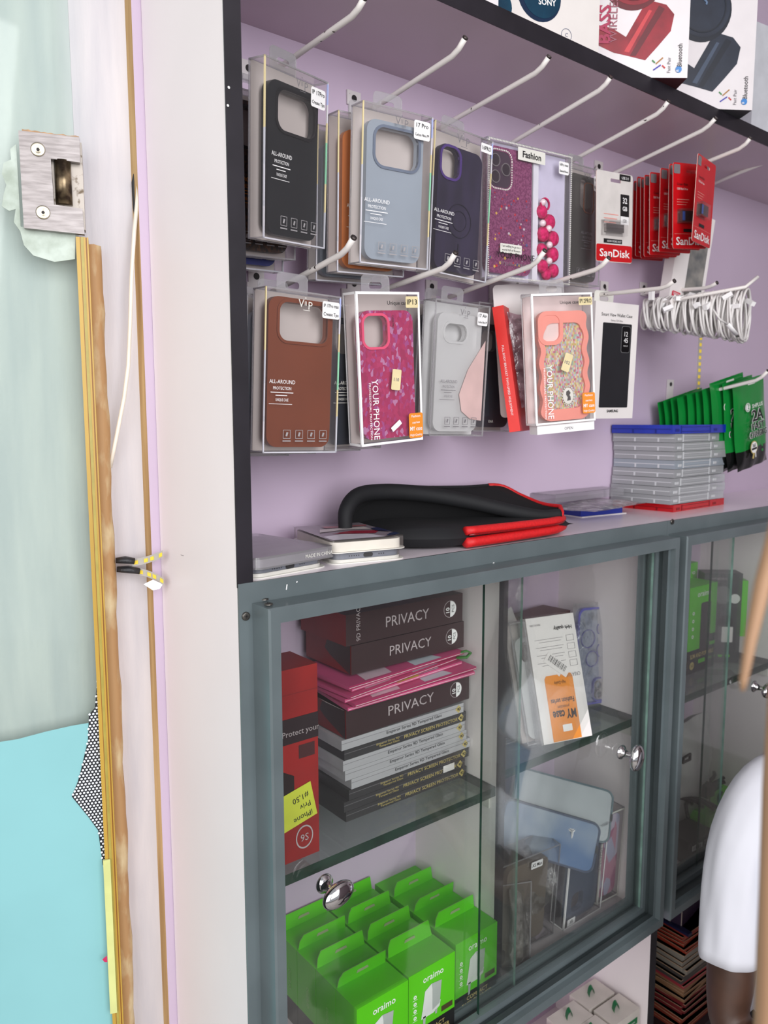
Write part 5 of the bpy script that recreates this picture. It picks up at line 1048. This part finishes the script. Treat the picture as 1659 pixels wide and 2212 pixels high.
b = MB(); b.box(0, w, 0, d, 0, h, mat('slate_printed_card', (56, 62, 60), .35), {'+x': og}); b.build('box_body', t, bevel=.001)
b = MB(); b.disc(w*.5, h*.76, .016, mat('grey_portrait_print', (110, 112, 110), .5), n=18, ez=1.2); b.disc(w*.82, h*.72, .010, chg, n=14, y=-.0006); b.disc(w*.6, h*.46, .014, obk, n=20); b.text('oraimo', .014, h*.93, .006, gy, width=.03); b.rounded(w*.66, h*.32, .022, .032, .001, cardw, -.0005); b.rounded(w*.2, h*.30, .022, .016, .001, og, -.0005)
for k in range(3): b.rounded(w*(.3+.2*k), h*.08, .008, .005, .001, og, -.0005)
b.build('printed_panel', t)
b = MB(); b.box(w, w+.012, .002, .030, .055, h-.015, og); b.build('side_carton', t)
t = thing('white_bag', 'large wrinkled white plastic bag on the right cabinet floor', 'bag', (1.41, .815, -.72), (0, 0, 0)); b = crumple(.20, .22, .10, mat('white_bag_plastic', (200, 198, 196), .35, coat=.2, bump=.5, scale=40), seed=31, amp=.006, n=20); b.build('bag_film', t)
t = thing('black_clip', 'small black clip on top of the white bag', 'clip', tuple(onY(1485, 1640, .76))); b = MB(); b.prism([(-.014, -.006), (.014, -.006), (.014, .008), (-.014, .006)], 0, .004, obk, hole=[(-.010, -.003), (.010, -.003), (.010, .005), (-.010, .004)]); b.build('clip_frame', t)
t = thing('black_cable_box', 'black box with white print at the front of the right cabinet floor', 'box', (1.300, .722, ZB+.0125), (-4, 0, 0)); b = MB(); b.box(0, .045, 0, .12, 0, .045, obk); b.front(.008, .040, .026, .036, cardw); 
for k in range(6): b.front(.011+k*.004, .013+k*.004, .027, .035, obk, -.0006)
b.build('box_body', t)
t = thing('black_cable_box', 'second black box with white print, tucked right of the first', 'box', (1.352, .730, ZB+.0125), (-4, 0, 0)); b = MB(); b.box(0, .045, 0, .12, 0, .036, obk); b.front(.008, .040, .016, .026, cardw)
for k in range(6): b.front(.011+k*.004, .013+k*.004, .017, .025, obk, -.0006)
b.build('box_body', t)
t = thing('lime_box', 'flat lime green box under the black cables', 'box', (1.41, .745, ZB+.0125), (0, 0, 0)); b = MB(); b.box(0, .15, 0, .13, 0, .052, og); b.build('box_body', t, bevel=.001)
t = thing('black_power_cable', 'black power cable heaped on the lime green box', 'cable', (1.36, .77, ZB+.07)); b = MB(); rnd = random.Random(9)
for k in range(5):
    P = [Vector((-.02+.16*j/16, .02*math.sin(j*.5+k)+.012*k-.02, .012+.020*math.sin(j*.38+k*.5)+.003*k)) for j in range(17)]; b.tube(P, .0038, obk, 8)
b.box(.05, .075, -.02, .0, .028, .052, obk); b.build('cable_loops', t)
# ================================================================== BELOW THE CABINETS
ZL = -1.155
b = MB(); b.box(.3805, 1.146, .705, YBC, ZL-.018, ZL, white_lam); b.build('lower_board', dis)
b = MB(); b.box(1.166, 2.4, .705, YBC-.001, ZL-.038, ZL-.02, mat('recess_shade_board', (52, 40, 44), .6)); b.build('lower_shaded_board', dis)
grn = mat('green_ribbon', (10, 112, 62), .45); wbx = mat('warm_white_box', (206, 198, 190), .5, var=.05)
for (x, y, l) in ((1.063, .762, 'white box with a green tab against the side panel, rear one'), (1.066, .712, 'white box with a green tab against the side panel, front one'), (.988, .752, 'white box with a green tab, second from the side panel'), (.990, .704+.003, 'front white box with a green tab, left of the one by the panel'), (.912, .742, 'white box with a green tab, third from the side panel')):
    t = thing('tabbed_white_box', l, 'box', (x, y, ZL), (-2, 0, 0), 'white boxes with green tabs under the cabinet'); b = MB(); b.box(0, .070, 0, .044, 0, .124, wbx); b.front(.035, .064, .098, .110, grn); b.text('oraimo', .049, .102, .004, white, 'C'); b.build('box_body', t, bevel=.001)
    b = MB(); vs = []
    for i in range(9):
        a = math.pi*i/8; vs += [(.030+.010*math.cos(a)*.7, .018, .1243+.013*math.sin(a)), (.030+.010*math.cos(a)*.7+.006, .028, .1243+.013*math.sin(a))]
    b.add(vs, [(2*i, 2*i+1, 2*i+3, 2*i+2) for i in range(8)], grn, True); b.build('green_tab', t)
# stack of envelopes in the dark bay
st = [('red', 4, .0050, (150, 52, 38)), ('red', 4, .0050, (166, 62, 44)), ('grey', 5, .0085, (150, 142, 132)), ('dark', 2, .0080, (80, 74, 72)), ('rose', 2, .0055, (170, 60, 70)), ('tan', 4, .0060, (150, 110, 80)), ('wine', 5, .0060, (120, 36, 40)), ('rust', 5, .0060, (140, 60, 44))]
tot = sum(a[1]*(a[2]+.0004) for a in st); z = ZL-.0195; rnd = random.Random(4); items = []
names = {'rust': 'rust brown', 'wine': 'wine red', 'tan': 'tan', 'rose': 'rose red', 'dark': 'dark grey', 'grey': 'silver grey', 'red': 'brick red'}
ords = ['lowest', 'second', 'third', 'fourth', 'topmost']
for si, (nm_, n_, th, c_) in enumerate(reversed(st)):
    mm_ = mat('envelope_%s' % (nm_ + ('_upper' if si == 7 else '')), c_, .5, var=.15, scale=14); ed = mat('envelope_pale_edge', (206, 170, 140), .6)
    for k in range(n_):
        grp = nm_+(' upper' if si == 7 else ' lower' if si == 6 else '')
        lab = '%s flat packet, %s of its %s layer in the dark bay stack' % (names[nm_], ords[k] if k < n_-1 else 'topmost', {'red upper': 'upper red', 'red lower': 'lower red'}.get(grp, names[nm_]))
        t = thing('flat_packet', lab, 'packet', (1.300+rnd.uniform(-.006, .006), .722+rnd.uniform(-.005, .005), z), (rnd.uniform(-3, 3), 0, 0), 'flat packets stacked in the dark bay'); b = MB(); b.box(0, .13, 0, .15, 0, th, mm_); b.box(-.0002, .1302, -.0002, .15, th*.86, th, ed); b.build('packet_body', t); z += th+.0004
zt = z
t = thing('purple_box', 'worn dark purple box on top of the packet stack', 'box', (1.305, .735, zt), (8, 0, 0)); b = MB(); b.box(0, .12, 0, .13, 0, .050, mat('worn_purple_card', (58, 42, 66), .45)); b.box(.0, .003, -.0006, 0, .001, .049, mat('torn_white_edge', (206, 190, 180), .7)); b.box(-.0005, 0, .02, .0215, .001, .049, mat('torn_white_edge', (206, 190, 180), .7)); b.build('box_body', t, bevel=.002)
t = thing('navy_packet', 'navy packet sticking out under the purple box', 'packet', (1.293, .712, zt-.001), (-2, 0, 0)); t.location = (1.293, .712, zt-.0005)
b = MB(); b.box(0, .012, 0, .12, .0006, .006, mat('navy_card', (32, 34, 70), .4)); b.build('packet_body', t)

# ================================================================== PERSON
pt = thing('person', 'person in a white printed t-shirt seated at the right edge, arm hanging', 'person', (1.36, .36, FL))
skin = mat('dark_skin', (68, 44, 32), .5, var=.12, scale=40, bump=.05); tee = mat('white_cotton', (214, 214, 222), .85, var=.03, scale=9, bump=.5, stretch=(2.2, 2.2, .7))
def skinned(name, pts, edges, parent, m, sub=2):
    me = bpy.data.meshes.new(name); me.from_pydata([p[:3] for p in pts], edges, []); me.materials.append(m)
    o = bpy.data.objects.new(name, me); C.objects.link(o); o.parent = parent
    sk = o.modifiers.new('skin', 'SKIN'); sk.use_smooth_shade = True; sv = me.skin_vertices[0].data
    for i, p in enumerate(pts): sv[i].radius = (p[3], p[4] if len(p) > 4 else p[3]); sv[i].use_root = (i == 0)
    s_ = o.modifiers.new('sub', 'SUBSURF'); s_.levels = sub; s_.render_levels = sub; return o
RX = Vector((.783, -.622, 0)); FX = Vector((.622, .783, 0))      # right of picture, away from camera
O = Vector((1.36, .36, FL)); sh = onD(1602, 1752, 1.16)-O        # near shoulder
elb = onD(1570, 2235, 1.12)-O; 
def pv(v, r, r2_=None): return (v.x, v.y, v.z, r, r2_ or r)
hipz = .47; neck = sh+RX*.20+Vector((0, 0, .065)); chest = sh+RX*.19+Vector((0, 0, -.10)); belly = chest+Vector((0, 0, -.22)); pel = Vector((belly.x, belly.y, .50))
sh2 = sh+RX*.38; elb2 = sh2+Vector((.03, -.02, -.29)); wr2 = elb2-FX*.20+Vector((0, 0, .02)); wr = elb+Vector((.02, -.17, .06))
hipL = pel+RX*-.09; hipR = pel+RX*.09; knL = hipL-FX*.38+Vector((0, 0, -.02)); knR = hipR-FX*.38+Vector((0, 0, -.02)); anL = knL+Vector((0, 0, -.40)); anR = knR+Vector((0, 0, -.40)); toL = anL-FX*.13+Vector((0, 0, -.04)); toR = anR-FX*.13+Vector((0, 0, -.04))
head0 = neck+Vector((0, 0, .05)); head1 = head0+Vector((0, 0, .06))-FX*.01; head2 = head1+Vector((0, 0, .08)); head3 = head2+Vector((0, 0, .06))
P = [pv(pel, .12, .10), pv(belly, .125, .10), pv(chest, .13, .10), pv(neck, .055), pv(head0, .052), pv(head1, .070, .075), pv(head2, .078, .088), pv(head3, .055, .065),
     pv(sh, .038), pv(elb, .034), pv(wr, .027), pv(sh2, .052), pv(elb2, .040), pv(wr2, .027),
     pv(hipL, .085), pv(knL, .058), pv(anL, .038), pv(toL, .034), pv(hipR, .085), pv(knR, .058), pv(anR, .038), pv(toR, .034)]
E_ = [(0, 1), (1, 2), (2, 3), (3, 4), (4, 5), (5, 6), (6, 7), (2, 8), (8, 9), (9, 10), (2, 11), (11, 12), (12, 13), (0, 14), (14, 15), (15, 16), (16, 17), (0, 18), (18, 19), (19, 20), (20, 21)]
def hand(w, d, up_):   # palm, four fingers and a thumb
    base = len(P); d = d.normalized(); sd = d.cross(up_).normalized(); P.append(pv(w+d*.045, .030, .014)); E_.append((base-1 if False else w_idx, base))
    for k, (o_, ln, r_) in enumerate(((-.028, .062, .0085), (-.010, .072, .009), (.009, .068, .009), (.027, .055, .008))):
        a = len(P); P.append(pv(w+d*.085+sd*o_, r_)); P.append(pv(w+d*(.085+ln*.5)+sd*o_-up_*.010, r_)); P.append(pv(w+d*(.085+ln*.8)+sd*o_-up_*.026, r_*.85)); E_.extend([(base, a), (a, a+1), (a+1, a+2)])
    a = len(P); P.append(pv(w+d*.045-sd*.040, .010)); P.append(pv(w+d*.075-sd*.050-up_*.01, .009)); E_.extend([(base, a), (a, a+1)])
w_idx = 10; hand(wr, wr-elb, Vector((0, 0, 1))); w_idx = 13; hand(wr2, wr2-elb2, Vector((0, 0, 1)))
body = skinned('body', P, E_, pt, skin)
hr = skinned('short_hair', [pv(head2+Vector((0, 0, .012)), .080, .090), pv(head3+Vector((0, 0, .004)), .062, .070)], [(0, 1)], pt, mat('black_hair', (18, 15, 14), .9, bump=.6, scale=300))
b = MB(); fc = head1.lerp(head2, .45)-FX*.080
for s_ in (-1, 1):
    b.M = Matrix.Translation(fc+RX*.030*s_+Vector((0, 0, .012))); b.lathe([(max(1e-5, .011*math.sin(math.pi*k/6)), .007*math.cos(math.pi*k/6)) for k in range(7)], mat('eye_white', (220, 214, 206), .2), 12)
b.M = Matrix(); b.tube([fc+Vector((0, 0, .014)), fc-FX*.010+Vector((0, 0, -.006)), fc-FX*.014+Vector((0, 0, -.018))], [.006, .009, .013], skin, 10); b.tube([fc-RX*.020+Vector((0, 0, -.045)), fc-FX*.007+Vector((0, 0, -.047)), fc+RX*.020+Vector((0, 0, -.045))], [.003, .007, .003], mat('lips', (96, 54, 50), .5), 8)
for s_ in (-1, 1): b.tube([head1+RX*.074*s_+Vector((0, 0, .015)), head1+RX*.080*s_+Vector((0, 0, .045)), head1+RX*.076*s_+Vector((0, 0, .065))], [.006, .012, .008], skin, 8)
b.build('face', body)
# t-shirt: torso loft and two open sleeves
b = MB(); rings = [(pel+Vector((0, 0, -.02)), .165, .125), (belly, .165, .125), (chest+Vector((0, 0, -.08)), .172, .125), (chest+Vector((0, 0, .02)), .178, .122), (chest+Vector((0, 0, .09)), .180, .108), (neck+Vector((0, 0, -.060)), .165, .088), (neck+Vector((0, 0, -.035)), .120, .075), (neck+Vector((0, 0, -.010)), .075, .065)]
n = 40; vs = []
for i, (c, ra, rb) in enumerate(rings):
    for k in range(n):
        a = 2*math.pi*k/n; f = 1+.018*math.sin(a*7+i)*(1 if i < 5 else .3); vs.append(c+RX*ra*f*math.cos(a)+FX*rb*f*math.sin(a))
b.add(vs, [(i*n+k, i*n+(k+1) % n, (i+1)*n+(k+1) % n, (i+1)*n+k) for i in range(len(rings)-1) for k in range(n)], tee, True)
b.build('t_shirt', pt, solid=.003, sub=1)
def sleeve(pth, rad, name='sleeve'):
    b = MB(); n = 36; vs = []; L_ = len(pth)
    for i, c in enumerate(pth):
        t_ = (pth[min(i+1, L_-1)]-pth[max(i-1, 0)]).normalized(); s1 = t_.cross(FX).normalized(); s2_ = t_.cross(s1)
        for k in range(n):
            a = 2*math.pi*k/n; f = 1+(.035*math.sin(a*3+i*.6)+.035*math.sin(a*6+i*1.3)+.018*math.sin(a*11-i*.9))*min(1, i/4); vs.append(c+s1*rad[i]*f*math.cos(a)+s2_*rad[i]*.92*f*math.sin(a))
    b.add(vs, [(i*n+k, i*n+(k+1) % n, (i+1)*n+(k+1) % n, (i+1)*n+k) for i in range(L_-1) for k in range(n)], tee, True)
    return b.build(name, pt, solid=.0035, sub=1)
g = lambda px, py, d_: onD(px, py, d_)-O
sp_ = [g(1684, 1664, 1.17), g(1658, 1688, 1.16), g(1630, 1738, 1.15), g(1600, 1812, 1.15), g(1586, 1890, 1.14), g(1580, 1970, 1.14), g(1575, 2030, 1.13), g(1573, 2068, 1.13)]
sleeve(sp_, [.030, .038, .043, .0425, .041, .040, .039, .039]); 
sp2 = [sh2+RX*-.05+Vector((0, 0, .035)), sh2+Vector((0, 0, .01)), sh2+(elb2-sh2)*.3, sh2+(elb2-sh2)*.55, sh2+(elb2-sh2)*.8]; sleeve(sp2, [.04, .058, .066, .068, .068])
# chest print: patches hugging the front of the shirt
b = MB(); 
def onshirt(a, z, k=.0045):
    c = chest+Vector((0, 0, z)); return c+RX*(.176+k)*math.cos(R(a))+FX*(.125+k)*math.sin(R(a))
for (A, m_) in (([(205, .06), (222, .065), (222, -.05), (200, -.02)], mat('print_blue', (104, 138, 178), .7)), ([(222, .065), (262, .055), (268, -.07), (222, -.05)], mat('print_grey', (120, 116, 120), .7, bump=.3)), ([(268, .05), (310, .06), (312, -.05), (270, -.07)], mat('print_blue', (104, 138, 178), .7))):
    N_ = 6
    def f(u, v):
        a0 = A[0][0]*(1-u)+A[1][0]*u; a1 = A[3][0]*(1-u)+A[2][0]*u; z0 = A[0][1]*(1-u)+A[1][1]*u; z1_ = A[3][1]*(1-u)+A[2][1]*u; return onshirt(a0*(1-v)+a1*v, z0*(1-v)+z1_*v)
    b.grid(f, N_, N_, m_)
b.build('chest_print', pt)
b = MB(); 
for c, hp, kn, an in ((0, hipL, knL, anL), (1, hipR, knR, anR)): b.tube([hp+(pel-hp)*.3, hp-FX*.02, kn+Vector((0, 0, .0)), kn+Vector((0, 0, -.05)), an+Vector((0, 0, .06))], [.098, .098, .070, .066, .052], mat('dark_trousers', (34, 36, 44), .8), 16)
b.build('trousers', pt)
b = MB()
for an, to in ((anL, toL), (anR, toR)): b.tube([an+FX*.05+Vector((0, 0, -.015)), an+Vector((0, 0, -.012)), to+Vector((0, 0, .012)), to-FX*.05+Vector((0, 0, .0))], [.040, .048, .046, .030], mat('dark_shoe', (24, 24, 26), .5), 14)
b.build('shoes', pt)
t = thing('stool', 'low dark stool under the seated person', 'stool', (O.x+pel.x, O.y+pel.y, FL)); b = MB(); b.lathe([(.001, .36), (.17, .36), (.18, .375), (.17, .395), (.001, .40)], mat('stool_seat', (50, 40, 36), .5), 28, 'z'); b.build('seat', t)
for k in range(4):
    a = R(45+90*k); b = MB(); b.tube([(.17*math.cos(a), .17*math.sin(a), 0), (.12*math.cos(a), .12*math.sin(a), .36)], .014, mat('stool_leg', (60, 50, 44), .5), 8); b.build('leg', t)
# ================================================================== FOREGROUND STICKS
stk = mat('pale_brown_wood', (158, 122, 92), .6, var=.1, scale=12)
b = MB(); P = [onD(1604, 1492, .27), onD(1606, 1470, .27), onD(1622, 1380, .272), onD(1648, 1260, .275), onD(1690, 1110, .28), onD(1760, 900, .29)]; b.tube(P, [.0007, .0014, .0021, .0028, .0034, .0040], stk, 12)
tag(b.build('pointed_stick'), 'blurred thin pointed wooden stick close to the lens at the right edge', 'stick')
b = MB(); P = [onD(1690, 1480, .30), onD(1676, 1700, .30), onD(1668, 1950, .30), onD(1657, 2230, .30), onD(1650, 2500, .31), onD(1640, 3200, .34)]; b.tube(P, [.0048]*4+[.005, .005], stk, 12)
tag(b.build('wooden_rod'), 'blurred upright wooden rod close to the lens at the lower right edge', 'rod')
